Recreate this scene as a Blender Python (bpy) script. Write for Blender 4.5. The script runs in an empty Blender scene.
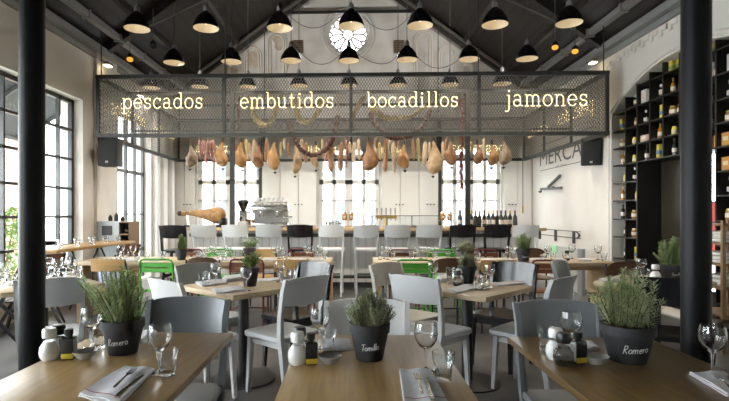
import bpy, bmesh, math, random
from mathutils import Vector, Matrix
sc = bpy.context.scene
C = sc.collection
PI = math.pi
# ------------------------------------------------------------------ camera, sky, exposure
F, CX, CY, EYE, YAW = 500.0, 336.0, 214.0, 1.30, math.radians(1.7)
cam = bpy.data.cameras.new('camera'); camo = bpy.data.objects.new('camera', cam); C.objects.link(camo)
camo.location = (0, 0, EYE); camo.rotation_euler = (PI/2, 0, YAW)
cam.sensor_width = 36; cam.lens = F*36/729
cam.shift_x = (364.5-CX)/729; cam.shift_y = (CY-200.5)/729
cam.clip_start = 0.05; sc.camera = camo
w = bpy.data.worlds.new('sky'); sc.world = w; w.use_nodes = True
bg = w.node_tree.nodes['Background']; bg.inputs[0].default_value = (0.93, 0.97, 1.0, 1); bg.inputs[1].default_value = 15.0
sc.view_settings.view_transform = 'Standard'; sc.view_settings.look = 'None'
sc.view_settings.exposure = 0.45; sc.view_settings.gamma = 1; sc.view_settings.use_curve_mapping = False
sun = bpy.data.lights.new('sun', 'SUN'); suno = bpy.data.objects.new('sun', sun); C.objects.link(suno)
sun.energy = 1.5; sun.angle = math.radians(12); sun.color = (1, .96, .9); suno.rotation_euler = (math.radians(48), 0, math.radians(-150))

def ray(px, py):
    u = (px-CX)/F; v = (CY-py)/F
    return Vector((-math.sin(YAW)+u*math.cos(YAW), math.cos(YAW)+u*math.sin(YAW), v))
def at(px, py, Y):
    d = ray(px, py); return Vector((0, 0, EYE)) + d*(Y/d.y)
def atz(px, py, Z):
    d = ray(px, py); return Vector((0, 0, EYE)) + d*((Z-EYE)/d.z)
def atx(px, py, X):
    d = ray(px, py); return Vector((0, 0, EYE)) + d*(X/d.x)
def pxof(p):
    p = Vector(p); x = p.x*math.cos(YAW)+p.y*math.sin(YAW); y = -p.x*math.sin(YAW)+p.y*math.cos(YAW)
    return CX+F*x/max(y, .01)

# ------------------------------------------------------------------ materials
M = {}
def mat(name, col, rough=.5, metal=0, spec=.5, noise=None, stretch=(1, 1, 1), scale=8, coat=0, emit=None, estr=0, bump=0):
    m = bpy.data.materials.new(name); m.use_nodes = True; nt = m.node_tree; b = nt.nodes['Principled BSDF']
    b.inputs['Base Color'].default_value = (*col, 1); b.inputs['Roughness'].default_value = rough
    b.inputs['Metallic'].default_value = metal; b.inputs['Specular IOR Level'].default_value = spec
    if coat: b.inputs['Coat Weight'].default_value = coat; b.inputs['Coat Roughness'].default_value = .15
    if emit: b.inputs['Emission Color'].default_value = (*emit, 1); b.inputs['Emission Strength'].default_value = estr
    if noise or bump:
        tc = nt.nodes.new('ShaderNodeTexCoord'); mp = nt.nodes.new('ShaderNodeMapping'); mp.inputs['Scale'].default_value = stretch
        nz = nt.nodes.new('ShaderNodeTexNoise'); nz.inputs['Scale'].default_value = scale; nz.inputs['Detail'].default_value = 5
        nt.links.new(tc.outputs['Object'], mp.inputs[0]); nt.links.new(mp.outputs[0], nz.inputs['Vector'])
        if noise:
            r = nt.nodes.new('ShaderNodeValToRGB'); r.color_ramp.elements[0].position = .32; r.color_ramp.elements[1].position = .68
            r.color_ramp.elements[0].color = (*noise, 1); r.color_ramp.elements[1].color = (*col, 1)
            nt.links.new(nz.outputs['Fac'], r.inputs[0]); nt.links.new(r.outputs[0], b.inputs['Base Color'])
        if bump:
            bp = nt.nodes.new('ShaderNodeBump'); bp.inputs['Strength'].default_value = bump; bp.inputs['Distance'].default_value = .01
            nt.links.new(nz.outputs['Fac'], bp.inputs['Height']); nt.links.new(bp.outputs[0], b.inputs['Normal'])
    M[name] = m; return m
def glassmat(name, tint=(1, 1, 1), refl=.7, base=.05):
    m = bpy.data.materials.new(name); m.use_nodes = True; nt = m.node_tree; nt.nodes.remove(nt.nodes['Principled BSDF'])
    t = nt.nodes.new('ShaderNodeBsdfTransparent'); t.inputs[0].default_value = (*tint, 1)
    g = nt.nodes.new('ShaderNodeBsdfGlossy'); g.inputs['Roughness'].default_value = .03
    lw = nt.nodes.new('ShaderNodeLayerWeight'); lw.inputs['Blend'].default_value = .5
    p = nt.nodes.new('ShaderNodeMath'); p.operation = 'POWER'; p.inputs[1].default_value = 4
    k = nt.nodes.new('ShaderNodeMath'); k.operation = 'MULTIPLY_ADD'; k.inputs[1].default_value = refl; k.inputs[2].default_value = base
    mx = nt.nodes.new('ShaderNodeMixShader'); o = nt.nodes['Material Output']
    nt.links.new(lw.outputs['Facing'], p.inputs[0]); nt.links.new(p.outputs[0], k.inputs[0]); nt.links.new(k.outputs[0], mx.inputs[0])
    nt.links.new(t.outputs[0], mx.inputs[1]); nt.links.new(g.outputs[0], mx.inputs[2]); nt.links.new(mx.outputs[0], o.inputs[0])
    M[name] = m
def emis(name, col, s):
    m = bpy.data.materials.new(name); m.use_nodes = True; nt = m.node_tree; nt.nodes.remove(nt.nodes['Principled BSDF'])
    e = nt.nodes.new('ShaderNodeEmission'); e.inputs[0].default_value = (*col, 1); e.inputs[1].default_value = s
    nt.links.new(e.outputs[0], nt.nodes['Material Output'].inputs[0]); M[name] = m

mat('plaster', (.74, .71, .66), .85, noise=(.66, .63, .58), scale=1.2, bump=.15)
mat('plaster_old', (.72, .71, .69), .9, noise=(.50, .48, .45), scale=1.6, bump=.3)
mat('white_panel', (.80, .78, .74), .5)
mat('white_frame', (.82, .81, .78), .45)
mat('stain', (.42, .34, .25), .9, noise=(.56, .50, .42), scale=5)
mat('concrete', (.115, .11, .105), .38, noise=(.07, .068, .065), scale=2.2, bump=.05)
mat('steel_black', (.016, .016, .017), .38)
mat('frame_dark', (.05, .052, .052), .45)
mat('cage_steel', (.045, .046, .045), .5, metal=.3)
mat('mesh_steel', (.17, .16, .145), .5, metal=.2)
mat('column_paint', (.006, .0062, .007), .42, spec=.16)
mat('grey_steel', (.36, .38, .39), .4, metal=.5)
mat('galv', (.27, .275, .275), .5, metal=.2)
mat('roof_beam', (.022, .018, .015), .7)
mat('enamel_black', (.008, .008, .01), .14, coat=.5)
mat('shade_cream', (.82, .74, .58), .5)
emis('bulb', (1.0, .80, .55), 4.5)
emis('neon', (1.0, .80, .40), 2.8)
mat('chair_white', (.72, .72, .71), .35)
mat('chair_grey', (.23, .25, .265), .35, metal=.1)
mat('chair_light', (.50, .51, .51), .35)
mat('chair_silver', (.42, .43, .43), .33, metal=.25)
mat('chair_black', (.012, .012, .015), .22)
mat('chair_beige', (.60, .56, .49), .4)
mat('chair_olive', (.33, .34, .32), .4)
mat('chair_slate', (.115, .126, .134), .3, metal=.15)
mat('tube_green', (.07, .36, .03), .35); mat('tube_red', (.12, .015, .012), .35); mat('tube_brown', (.13, .045, .025), .35)
mat('ply_ochre', (.46, .28, .10), .4, noise=(.38, .22, .07), scale=5, stretch=(1, 1, 8))
mat('ply_brown', (.10, .045, .018), .35, noise=(.065, .03, .012), scale=5, stretch=(1, 1, 8))
mat('ply_red', (.19, .07, .03), .4)
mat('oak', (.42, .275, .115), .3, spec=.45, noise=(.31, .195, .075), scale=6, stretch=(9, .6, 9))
mat('oak_shaded', (.20, .118, .040), .28, spec=.45, noise=(.115, .068, .024), scale=6, stretch=(9, .6, 9))  # same oak, with the shade over the right table put into the colour
mat('oak_light', (.58, .45, .28), .42, noise=(.46, .34, .20), scale=5, stretch=(.6, 9, 9))
mat('pine', (.56, .40, .22), .45, noise=(.47, .32, .16), scale=5, stretch=(.5, 8, 8))
mat('pot_black', (.022, .023, .025), .7, noise=(.03, .031, .034), scale=25)
mat('pot_purple', (.03, .024, .036), .5)
mat('chalk', (.72, .72, .70), .9)
mat('soil', (.03, .02, .012), .95)
mat('rosemary', (.36, .45, .18), .6, noise=(.20, .29, .10), scale=30)
mat('rosemary_pale', (.46, .52, .28), .6, noise=(.26, .33, .15), scale=30)
mat('thyme', (.40, .44, .26), .65, noise=(.22, .27, .14), scale=40)
mat('basil', (.14, .24, .05), .5)
mat('stem', (.12, .09, .05), .8)
mat('leaf_out', (.16, .26, .07), .6, noise=(.09, .17, .04), scale=4)
glassmat('glass', (.985, .99, .99), .5, .012); glassmat('pane', (.96, .98, .98), .25, .03); glassmat('glass_thick', (.95, .96, .96), .6, .025)
glassmat('glass_dark', (.05, .04, .03), .8, .08)
mat('porcelain', (.78, .78, .76), .25, coat=.4)
mat('bowl_grey', (.42, .41, .39), .4)
mat('plastic_black', (.012, .012, .012), .35)
mat('pepper', (.09, .075, .06), .6, noise=(.02, .016, .012), scale=180)
mat('label_black', (.02, .02, .02), .6); mat('label_yellow', (.65, .50, .04), .6)
mat('bottle_glass', (.035, .035, .025), .1, coat=.3)
mat('linen', (.66, .655, .67), .9, noise=(.57, .565, .58), scale=30); mat('stripe_red', (.42, .10, .10), .9)
mat('cutlery', (.62, .60, .57), .16, metal=1)
mat('stainless', (.55, .55, .54), .22, metal=.9)
mat('brass', (.45, .32, .12), .35, metal=.7)
mat('amber', (.40, .17, .01), .2, coat=.5)
mat('ham_gold', (.50, .29, .11), .45, noise=(.27, .13, .045), scale=14)
mat('ham_brown', (.36, .19, .085), .5, noise=(.15, .065, .03), scale=14)
mat('ham_grey', (.36, .27, .18), .6, noise=(.16, .11, .07), scale=16)
mat('ham_pale', (.52, .38, .22), .5, noise=(.32, .19, .09), scale=14)
mat('sausage_pale', (.62, .52, .38), .6, noise=(.46, .34, .22), scale=14)
mat('sausage_red', (.24, .05, .035), .5, noise=(.50, .33, .28), scale=14)
mat('sausage_brown', (.36, .20, .10), .5, noise=(.24, .11, .05), scale=14)
mat('chorizo', (.045, .016, .010), .5, noise=(.09, .03, .018), scale=14)
mat('chili', (.20, .025, .015), .4, noise=(.11, .012, .01), scale=20)
mat('straw', (.52, .42, .20), .8, noise=(.38, .29, .12), scale=25)
mat('hoof', (.05, .035, .025), .6); mat('rope', (.45, .38, .26), .9)
mat('cord', (.02, .02, .02), .6); mat('wire_grey', (.12, .11, .10), .5)
mat('speaker_black', (.014, .014, .014), .55); mat('grille', (.02, .02, .02), .75)
mat('spot_orange', (.5, .18, .02), .4, emit=(1, .38, .05), estr=.9)
emis('lamp_warm', (1, .8, .5), 12)
mat('shelf_black', (.009, .008, .007), .5)
mat('niche_dark', (.012, .010, .008), .6)
mat('mirror_dark', (.05, .042, .03), .25, metal=.3)
mat('letter_grey', (.13, .13, .13), .7); mat('letter_black', (.02, .02, .02), .6)
mat('rack_wood', (.22, .13, .06), .6)
mat('fabric_white', (.62, .60, .56), .9)
mat('jar_label', (.62, .56, .44), .7); mat('box_white', (.62, .58, .54), .7); mat('box_pink', (.55, .40, .36), .7); mat('tin_blue', (.10, .20, .38), .4)
mat('tin_yellow', (.62, .52, .08), .45); mat('box_orange', (.55, .26, .06), .6); mat('preserve', (.30, .16, .05), .25, coat=.5); mat('tin_green', (.25, .34, .10), .5)
mat('awning', (.055, .058, .062), .8)
mat('brick', (.40, .22, .15), .9, noise=(.52, .33, .25), scale=12)
mat('paving', (.42, .41, .39), .9); mat('facade', (.62, .60, .57), .9); mat('facade_glass', (.05, .062, .085), .5)
mat('curtain', (.80, .79, .76), .8)
mat('glow_green', (.35, .62, .38), .5, emit=(.2, 1, .35), estr=.12)  # weak emission standing for a green reflection
mat('frosted', (.55, .55, .52), .35)
mat('red_cloth', (.55, .05, .03), .8)
mat('grille_brown', (.20, .15, .10), .8)
def realglass(name, col, ior=1.45):
    m = bpy.data.materials.new(name); m.use_nodes = True; nt = m.node_tree; nt.nodes.remove(nt.nodes['Principled BSDF'])
    g = nt.nodes.new('ShaderNodeBsdfGlass'); g.inputs['Color'].default_value = (*col, 1); g.inputs['IOR'].default_value = ior; g.inputs['Roughness'].default_value = 0
    nt.links.new(g.outputs[0], nt.nodes['Material Output'].inputs[0]); M[name] = m
realglass('crystal', (.98, .985, .985)); realglass('crystal_thick', (.96, .97, .97))
# striped cloth
def wave_mat(name, a, b_, scale, axis='X', rough=.8, bump=False):
    m = mat(name, a, rough); nt = m.node_tree; b = nt.nodes['Principled BSDF']
    tc = nt.nodes.new('ShaderNodeTexCoord'); wv = nt.nodes.new('ShaderNodeTexWave'); wv.bands_direction = axis; wv.inputs['Scale'].default_value = scale
    r = nt.nodes.new('ShaderNodeValToRGB'); r.color_ramp.elements[0].color = (*b_, 1); r.color_ramp.elements[1].color = (*a, 1)
    r.color_ramp.elements[0].position = .25 if not bump else .02; r.color_ramp.elements[1].position = .5 if not bump else .16
    nt.links.new(tc.outputs['Object'], wv.inputs['Vector']); nt.links.new(wv.outputs['Color'], r.inputs[0]); nt.links.new(r.outputs[0], b.inputs['Base Color'])
wave_mat('cushion_stripe', (.70, .72, .76), (.08, .13, .28), 6, 'X')
wave_mat('roof_boards', (.015, .012, .0098), (.003, .0024, .002), 2.1, 'X', .6, True)
wave_mat('front_boards', (.80, .79, .76), (.64, .63, .61), 2.4, 'X', .55, True)

# ------------------------------------------------------------------ mesh builder
class MB:
    def __init__(s): s.v = []; s.f = []; s.sm = []
    def add(s, verts, faces, smooth=False, T=None):
        o = len(s.v)
        for p in verts:
            p = Vector(p); s.v.append(T @ p if T else p)
        for f in faces: s.f.append(tuple(i+o for i in f)); s.sm.append(smooth)
        return s
    def box(s, c, d, T=None, smooth=False):
        x, y, z = c; a, b, e = d[0]/2, d[1]/2, d[2]/2
        return s.add([(x-a, y-b, z-e), (x+a, y-b, z-e), (x+a, y+b, z-e), (x-a, y+b, z-e), (x-a, y-b, z+e), (x+a, y-b, z+e), (x+a, y+b, z+e), (x-a, y+b, z+e)],
              [(0, 3, 2, 1), (4, 5, 6, 7), (0, 1, 5, 4), (1, 2, 6, 5), (2, 3, 7, 6), (3, 0, 4, 7)], smooth, T)
    def rbox(s, c, d, r=.01, T=None, seg=2):
        bm = bmesh.new(); bmesh.ops.create_cube(bm, size=1)
        for v in bm.verts: v.co = Vector((v.co.x*d[0]+c[0], v.co.y*d[1]+c[1], v.co.z*d[2]+c[2]))
        bmesh.ops.bevel(bm, geom=list(bm.edges), offset=min(r, min(d)*.49), segments=seg, profile=.5, affect='EDGES')
        bm.verts.index_update()
        s.add([v.co.copy() for v in bm.verts], [tuple(v.index for v in f.verts) for f in bm.faces], True, T); bm.free(); return s
    def loft(s, loops, cap=True, smooth=True, T=None, closed=False):
        n = len(loops[0]); vs = [p for l in loops for p in l]; fs = []
        m = len(loops)
        for i in range(m if closed else m-1):
            a = i*n; b = ((i+1) % m)*n
            for j in range(n): k = (j+1) % n; fs.append((a+j, a+k, b+k, b+j))
        if cap and not closed: fs.append(tuple(reversed(range(n)))); fs.append(tuple((m-1)*n+j for j in range(n)))
        return s.add(vs, fs, smooth, T)
    def lathe(s, prof, n=16, T=None, smooth=True, cap=True):
        return s.loft([[(r*math.cos(2*PI*j/n), r*math.sin(2*PI*j/n), z) for j in range(n)] for r, z in prof], cap, smooth, T)
    def tube(s, pts, r, n=6, closed=False, T=None, flat=1):
        pts = [Vector(p) for p in pts]; m = len(pts); loops = []; nrm = None
        for i in range(m):
            if closed: t = pts[(i+1) % m]-pts[i-1]
            else: t = pts[min(i+1, m-1)]-pts[max(i-1, 0)]
            t = t.normalized() if t.length > 1e-9 else Vector((0, 0, 1))
            if nrm is None:
                ref = Vector((0, 0, 1)) if abs(t.z) < .9 else Vector((1, 0, 0)); nrm = t.cross(ref).normalized()
            nrm = (nrm - t*nrm.dot(t)); nrm = nrm.normalized() if nrm.length > 1e-6 else t.orthogonal().normalized()
            bn = t.cross(nrm); rr = r[i] if isinstance(r, (list, tuple)) else r
            loops.append([pts[i] + nrm*rr*math.cos(2*PI*j/n) + bn*rr*flat*math.sin(2*PI*j/n) for j in range(n)])
        return s.loft(loops, True, True, T, closed)
    def bar(s, a, b, wx, wy=None, T=None):
        a = Vector(a); b = Vector(b); wy = wy or wx; t = (b-a).normalized()
        ref = Vector((0, 0, 1)) if abs(t.z) < .99 else Vector((0, 1, 0)); u = t.cross(ref).normalized()*wx/2; v = u.normalized().cross(t)*wy/2
        return s.loft([[p-u-v, p+u-v, p+u+v, p-u+v] for p in (a, b)], True, False, T)
    def ball(s, c, r, n=10, k=6, sz=1, T=None):
        return s.loft([[(c[0]+max(.001, math.sin(PI*i/k))*r*math.cos(2*PI*j/n), c[1]+max(.001, math.sin(PI*i/k))*r*math.sin(2*PI*j/n), c[2]-r*sz*math.cos(PI*i/k)) for j in range(n)] for i in range(k+1)], True, True, T)
    def prism(s, poly, z0, z1, T=None):
        n = len(poly)
        return s.loft([[(x, y, z0) for x, y in poly], [(x, y, z1) for x, y in poly]], True, False, T)
    def build(s, name, m, parent=None, loc=None, sharp=35):
        me = bpy.data.meshes.new(name); me.from_pydata([tuple(p) for p in s.v], [], s.f)
        bm = bmesh.new(); bm.from_mesh(me); bmesh.ops.recalc_face_normals(bm, faces=bm.faces); bm.to_mesh(me); bm.free()
        me.polygons.foreach_set('use_smooth', s.sm)
        me.set_sharp_from_angle(angle=math.radians(sharp))
        me.materials.append(M[m] if isinstance(m, str) else m)
        o = bpy.data.objects.new(name, me); C.objects.link(o)
        if parent: o.parent = parent
        if loc is not None: o.location = loc
        return o
KIDS = {}
def thing(name, label, cat, loc=(0, 0, 0), rz=0, group=None):
    o = bpy.data.objects.new(name, None); C.objects.link(o); o.location = loc; o.rotation_euler = (0, 0, rz); o.empty_display_size = .1
    o['label'] = label; o['category'] = cat
    if group: o['group'] = group
    return o
def tag(o, label, cat, group=None):
    o['label'] = label; o['category'] = cat
    if group: o['group'] = group
    return o
def struct(o): o['kind'] = 'structure'; return o
ALL = None
def copy_tree(o, parent=None):
    c = o.copy(); C.objects.link(c)
    if parent: c.parent = parent
    for ch in list(o.children): copy_tree(ch, c)
    return c
class Proto:
    """first use places the built thing itself, later uses place copies"""
    def __init__(s, o): s.o = o; s.used = False
    def put(s, loc, rz=0, label=None, group=None, scale=None):
        c = s.o if not s.used else copy_tree(s.src)
        s.src = s.o; s.used = True
        c.location = loc; c.rotation_euler = (0, 0, rz)
        if label: c['label'] = label
        if group: c['group'] = group
        if scale: c.scale = (scale,)*3 if not isinstance(scale, tuple) else scale
        return c
ORD = ['first', 'second', 'third', 'fourth', 'fifth', 'sixth', 'seventh', 'eighth', 'ninth', 'tenth', 'eleventh', 'twelfth', 'thirteenth', 'fourteenth', 'fifteenth', 'sixteenth', 'seventeenth', 'eighteenth', 'nineteenth', 'twentieth']
for _t in ('twenty', 'thirty', 'forty'):
    if _t != 'twenty': ORD.append(_t[:-1]+'ieth')
    ORD += [_t+'-'+_o for _o in ORD[:9]]
def label_row(objs, tmpl):
    objs = sorted(objs, key=lambda o: pxof(o.location)); n = len(objs)
    for i, o in enumerate(objs):
        which = 'leftmost' if i == 0 else ('rightmost' if i == n-1 else ORD[i]+' from the left')
        o['label'] = tmpl.format(which)
def RZ(a): return Matrix.Rotation(a, 4, 'Z')
def TR(x, y, z): return Matrix.Translation((x, y, z))
def ang(d): return math.atan2(d[1], d[0])-PI/2     # rotation so local +Y faces d

# ------------------------------------------------------------------ the room
W, YB, YF, EAVE, APEX = 4.05, 11.3, -3.0, 4.0, 6.95
def holed(name, outer, holes, fn, th, m):
    """wall with holes: outer/holes are 2D loops, fn(a,b,t) gives the 3D point at depth t"""
    bm = bmesh.new(); edges = []
    for lp in [outer]+holes:
        vs = [bm.verts.new((a, b, 0)) for a, b in lp]
        for i in range(len(vs)): edges.append(bm.edges.new((vs[i], vs[(i+1) % len(vs)])))
    bmesh.ops.triangle_fill(bm, use_beauty=True, use_dissolve=False, edges=edges)
    bm.verts.index_update()
    pts = [(v.co.x, v.co.y) for v in bm.verts]; tris = [tuple(v.index for v in f.verts) for f in bm.faces]; bm.free()
    mb = MB(); mb.add([fn(a, b, 0) for a, b in pts]+[fn(a, b, th) for a, b in pts], tris+[tuple(i+len(pts) for i in t) for t in tris])
    for lp in [outer]+holes:
        n = len(lp); mb.add([fn(a, b, 0) for a, b in lp]+[fn(a, b, th) for a, b in lp], [(i, (i+1) % n, n+(i+1) % n, n+i) for i in range(n)])
    o = MB.build(mb, name, m, sharp=20); o.data.polygons.foreach_set('use_smooth', [False]*len(o.data.polygons))
    return struct(o)
def rect(a0, a1, b0, b1): return [(a0, b0), (a1, b0), (a1, b1), (a0, b1)]
struct(MB().box((0, (YF+YB)/2, -.05), (2*W+.6, YB-YF+.6, .1)).build('floor', 'concrete'))
# roof: two boarded slopes
for sgn, nm in ((-1, 'ceiling_left'), (1, 'ceiling_right')):
    L = math.hypot(W+.4, APEX-EAVE+.3)
    mb = MB(); p = [(sgn*(W+.45), EAVE-.45*(APEX-EAVE)/W), (0, APEX)]
    mb.loft([[(x, y, z), (x, y, z+.12)] for y in (YF-.3, YB+.3) for x, z in ([] )] or
            [[(p[0][0], y, p[0][1]), (p[1][0], y, p[1][1]), (p[1][0], y, p[1][1]+.14), (p[0][0], y, p[0][1]+.14)] for y in (YF-.3, YB+.3)], True, False)
    struct(mb.build(nm, 'roof_boards'))
# back wall with three windows and a rose window
def pxX(px, Y=YB): return at(px, 214, Y).x
ROSE = at(348, 33.5, YB); RR = .46
BW = [(pxX(197.5), pxX(260)), (pxX(319), pxX(379)), (pxX(440), pxX(501))]
BZ0, BZ1 = .95, 2.65
def archtop(a0, a1, b0, b1, rise=.22, n=10):
    pts = [(a0, b0), (a1, b0)]
    for i in range(n+1):
        t = i/n; pts.append((a1+(a0-a1)*t, b1+rise*math.sin(PI*t)))
    return pts
circ = [(ROSE.x+RR*math.cos(2*PI*i/40), ROSE.z+RR*math.sin(2*PI*i/40)) for i in range(40)]
holed('wall_back', [(-W, -.0), (W, 0), (W, EAVE), (0, APEX), (-W, EAVE)], [archtop(a, b, BZ0, BZ1) for a, b in BW]+[circ], lambda a, b, t: (a, YB+t, b), .3, 'plaster_old')
# side walls
def lY(px, X): return atx(px, 214, X).y
w1 = (2.2, lY(73, -W-.14)+.02); w2 = (lY(115, -W), lY(151, -W))
holed('wall_left', [(YF, 0), (YB+.3, 0), (YB+.3, EAVE), (YF, EAVE)], [rect(w1[0], w1[1], .45, 3.02), rect(w2[0], w2[1], .05, 3.15), rect(-1.0, 1.5, .45, 3.02)], lambda a, b, t: (-W-t, a, b), .34, 'plaster')  # last opening holds the unseen window that brightens the front
AY, AHW, AS, AR = 6.3, 1.48, 2.86, .46
def archpts(y0, y1, zs, rise, n=24):
    hw = (y1-y0)/2; R = (hw*hw+rise*rise)/(2*rise); c = (y0+y1)/2
    return [(c+(hw-2*hw*i/n), zs+rise-R+math.sqrt(max(0, R*R-(hw-2*hw*i/n)**2))) for i in range(n+1)]
YA1 = lY(611.5, W); YA0 = 2*AY-YA1
holed('wall_right', [(YF, 0), (YB+.3, 0), (YB+.3, EAVE), (YF, EAVE)], [[(YA0, .02), (YA1, .02)]+archpts(YA0, YA1, AS, AR)], lambda a, b, t: (W+t, a, b), .36, 'plaster')
SY0, SY1 = lY(715.5, W+.36), lY(710.5, W+.36)
holed('wall_niche', [(YA0-.2, 0), (YA1+.2, 0), (YA1+.2, 3.6), (YA0-.2, 3.6)], [rect(SY0, SY1, .35, 2.35)], lambda a, b, t: (W+.361+t, a, b), .02, 'niche_dark')
holed('wall_front', [(-W-.3, 0), (W+.3, 0), (W+.3, EAVE), (0, APEX+.1), (-W-.3, EAVE)], [], lambda a, b, t: (a, YF-t, b), .3, 'plaster')
# white wall panelling behind the bar (lower part of the back wall) as cabinets between windows
segs = [(-W+.02, BW[0][0]-.05), (BW[0][1]+.05, BW[1][0]-.05), (BW[1][1]+.05, BW[2][0]-.05), (BW[2][1]+.05, W-.02)]
k = 0
for a, b in segs:
    n = max(2, round((b-a)/.42)); dx = (b-a)/n
    mb = MB()
    for i in range(n): mb.rbox((a+dx*(i+.5), YB-.015, 1.42), (dx-.012, .05, 2.8), .006, seg=1)
    k += 1; struct(mb.build('trim_%d' % k, 'white_panel'))
def trim(mb, m):
    global k
    k += 1; return struct(mb.build('trim_%d' % k, m))
# window frames
def window(n, a0, a1, b0, b1, fn, xs, zs, fm, fw=.05, bw=.03, arch=0, pane=True, dep=.06):
    mb = MB()
    def seg(p, q, wd):
        (pa, pb), (qa, qb) = p, q
        dx, dz = qa-pa, qb-pb; L = math.hypot(dx, dz); nx, nz = -dz/L*wd/2, dx/L*wd/2
        l = [(pa-nx, pb-nz), (qa-nx, qb-nz), (qa+nx, qb+nz), (pa+nx, pb+nz)]
        mb.loft([[fn(a, b, -dep/2) for a, b in l], [fn(a, b, dep/2) for a, b in l]], True, False)
    h = fw/2
    seg((a0, b0+h), (a1, b0+h), fw); seg((a0+h, b0), (a0+h, b1), fw); seg((a1-h, b0), (a1-h, b1), fw); seg((a0, b1-h), (a1, b1-h), fw)
    if arch:
        for i in range(10):
            p = [(a1+(a0-a1)*t, b1+arch*math.sin(PI*t)-h) for t in (i/10, (i+1)/10)]; seg(p[0], p[1], fw)
    for x, wd in xs: seg((x, b0), (x, b1+arch*.9), wd)
    for z, wd in zs: seg((a0, z), (a1, z), wd)
    o = struct(mb.build('window_%d' % n, fm))
    if pane:
        pb = MB(); pb.add([fn(a0+.01, b0+.01, 0), fn(a1-.01, b0+.01, 0), fn(a1-.01, b1-.01, 0), fn(a0+.01, b1-.01, 0)], [(0, 1, 2, 3)]); pb.build('pane', 'pane', o)
    return o
xs = []; y = w1[1]-.36
while y > w1[0]+.1: xs.append((y, .03)); y -= .385
window(1, w1[0], w1[1], .45, 3.02, lambda a, b, t: (-W-.17+t, a, b), xs, [(z, .035) for z in (.84, 1.26, 1.68, 2.12, 2.56)], 'frame_dark', .06)
d2 = (w2[1]-w2[0])/4
window(2, w2[0], w2[1], .05, 3.15, lambda a, b, t: (-W-.17+t, a, b), [(w2[0]+d2, .03), (w2[0]+2*d2, .06), (w2[0]+3*d2, .03)], [(2.1, .06), (1.3, .025), (.6, .05), (2.65, .025)], 'frame_dark', .05)
window(3, -1.0, 1.5, .45, 3.02, lambda a, b, t: (-W-.17+t, a, b), [(-1.0+.385*i, .03) for i in range(1, 7)], [(z, .035) for z in (.84, 1.26, 1.68, 2.12, 2.56)], 'frame_dark', .06)  # unseen window beside the camera, sized to bring daylight onto the front
for i, (a, b) in enumerate(BW):
    q = (b-a)/4
    window(4+i, a, b, BZ0, BZ1, lambda x, z, t: (x, YB+.1+t, z), [(a+q, .08), (a+2*q, .17), (a+3*q, .08)], [(at(0, 182.5, YB).z, .10), (at(0, 201, YB).z, .03), (at(0, 160, YB).z, .03)], 'white_frame', .09, arch=.22)
window(8, SY0, SY1, .35, 2.35, lambda a, b, t: (W+.371+t, a, b), [], [(1.2, .02)], 'frame_dark', .006, dep=.012)
# rose window tracery
mb = MB(); rc = Vector((ROSE.x, YB+.08, ROSE.z))
def rp(r, a, y=0): return (rc.x+r*math.cos(a), rc.y+y, rc.z+r*math.sin(a))
mb.tube([rp(RR+.0, 2*PI*i/40) for i in range(40)], .05, 6, True); mb.tube([rp(.12, 2*PI*i/20) for i in range(20)], .030, 5, True)
for i in range(12):
    a = 2*PI*i/12; mb.tube([rp(.12, a), rp(.33, a)], .030, 5)
    c = a+PI/12; pts = [rp(.33, a)]
    for j in range(1, 8):
        t = PI*j/8; r0 = .34+.085*math.sin(t); aa = a+(PI/6)*j/8; pts.append(rp(r0, aa))
    pts.append(rp(.33, a+PI/6)); mb.tube(pts, .028, 5)
o = struct(mb.build('window_7', 'plaster_old'))
MB().add([rp(RR*math.cos(0), 2*PI*i/30, .03) for i in range(30)], [tuple(range(30))]).build('pane', 'pane', o)
mb = MB()
for R2, th in ((RR+.05, .03), (RR+.11, .035)):
    mb.tube([(rc.x+R2*math.cos(2*PI*i/44), YB-.01, rc.z+R2*math.sin(2*PI*i/44)) for i in range(44)], th, 6, True)
trim(mb, 'plaster_old')
# blind arches of the gable
for (pl, pr, pt) in ((414.5, 432, 32), (439, 455, 47), (461, 473, 63), (268, 286, 33), (245, 261, 48), (228, 240, 63)):
    mb = MB(); A = at(pl, pt, YB); B = at(pr, pt, YB); r = (B.x-A.x)/2; cx = (A.x+B.x)/2; zt = A.z
    for rr, off in ((r, 0), (r*.74, .0)):
        pts = [(cx-rr, YB-.02, 3.0)]+[(cx-rr*math.cos(PI*i/12), YB-.02, zt-r+rr*math.sin(PI*i/12)) for i in range(13)]+[(cx+rr, YB-.02, 3.0)]
        mb.tube(pts, .022, 5)
    trim(mb, 'plaster')
# mouldings of old stain shapes on the gable: worn patches
for (px_, py_, sx, sy) in ((252, 56, .20, .26), (279, 40, .14, .24), (230, 72, .28, .10), (268, 75, .12, .18), (286, 60, .06, .3)):
    c = at(px_, py_, YB-.006); rnd = random.Random(int(px_*7))
    pts = [(c.x+sx*(.7+.5*rnd.random())*math.cos(2*PI*i/14), YB-.006, c.z+sy*(.7+.5*rnd.random())*math.sin(2*PI*i/14)) for i in range(14)]
    mb = MB(); mb.loft([pts, [(x, y+.01, z) for x, y, z in pts]], True, False); trim(mb, 'stain')
for px_ in (298, 399):     # brown vent grilles on the gable
    a = at(px_-5, 41, YB); b = at(px_+5, 53, YB); mb = MB(); n = 7
    for i in range(n+1):
        x = a.x+(b.x-a.x)*i/n; mb.box((x, YB-.02, (a.z+b.z)/2), (.012, .03, a.z-b.z)); z = b.z+(a.z-b.z)*i/n; mb.box(((a.x+b.x)/2, YB-.02, z), (b.x-a.x, .03, .012))
    o = mb.build('vent_grille', 'grille_brown'); tag(o, 'small brown square vent grille high on gable, %s of rose window' % ('left' if px_ < 348 else 'right'), 'vent', 'gable vents')
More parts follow.
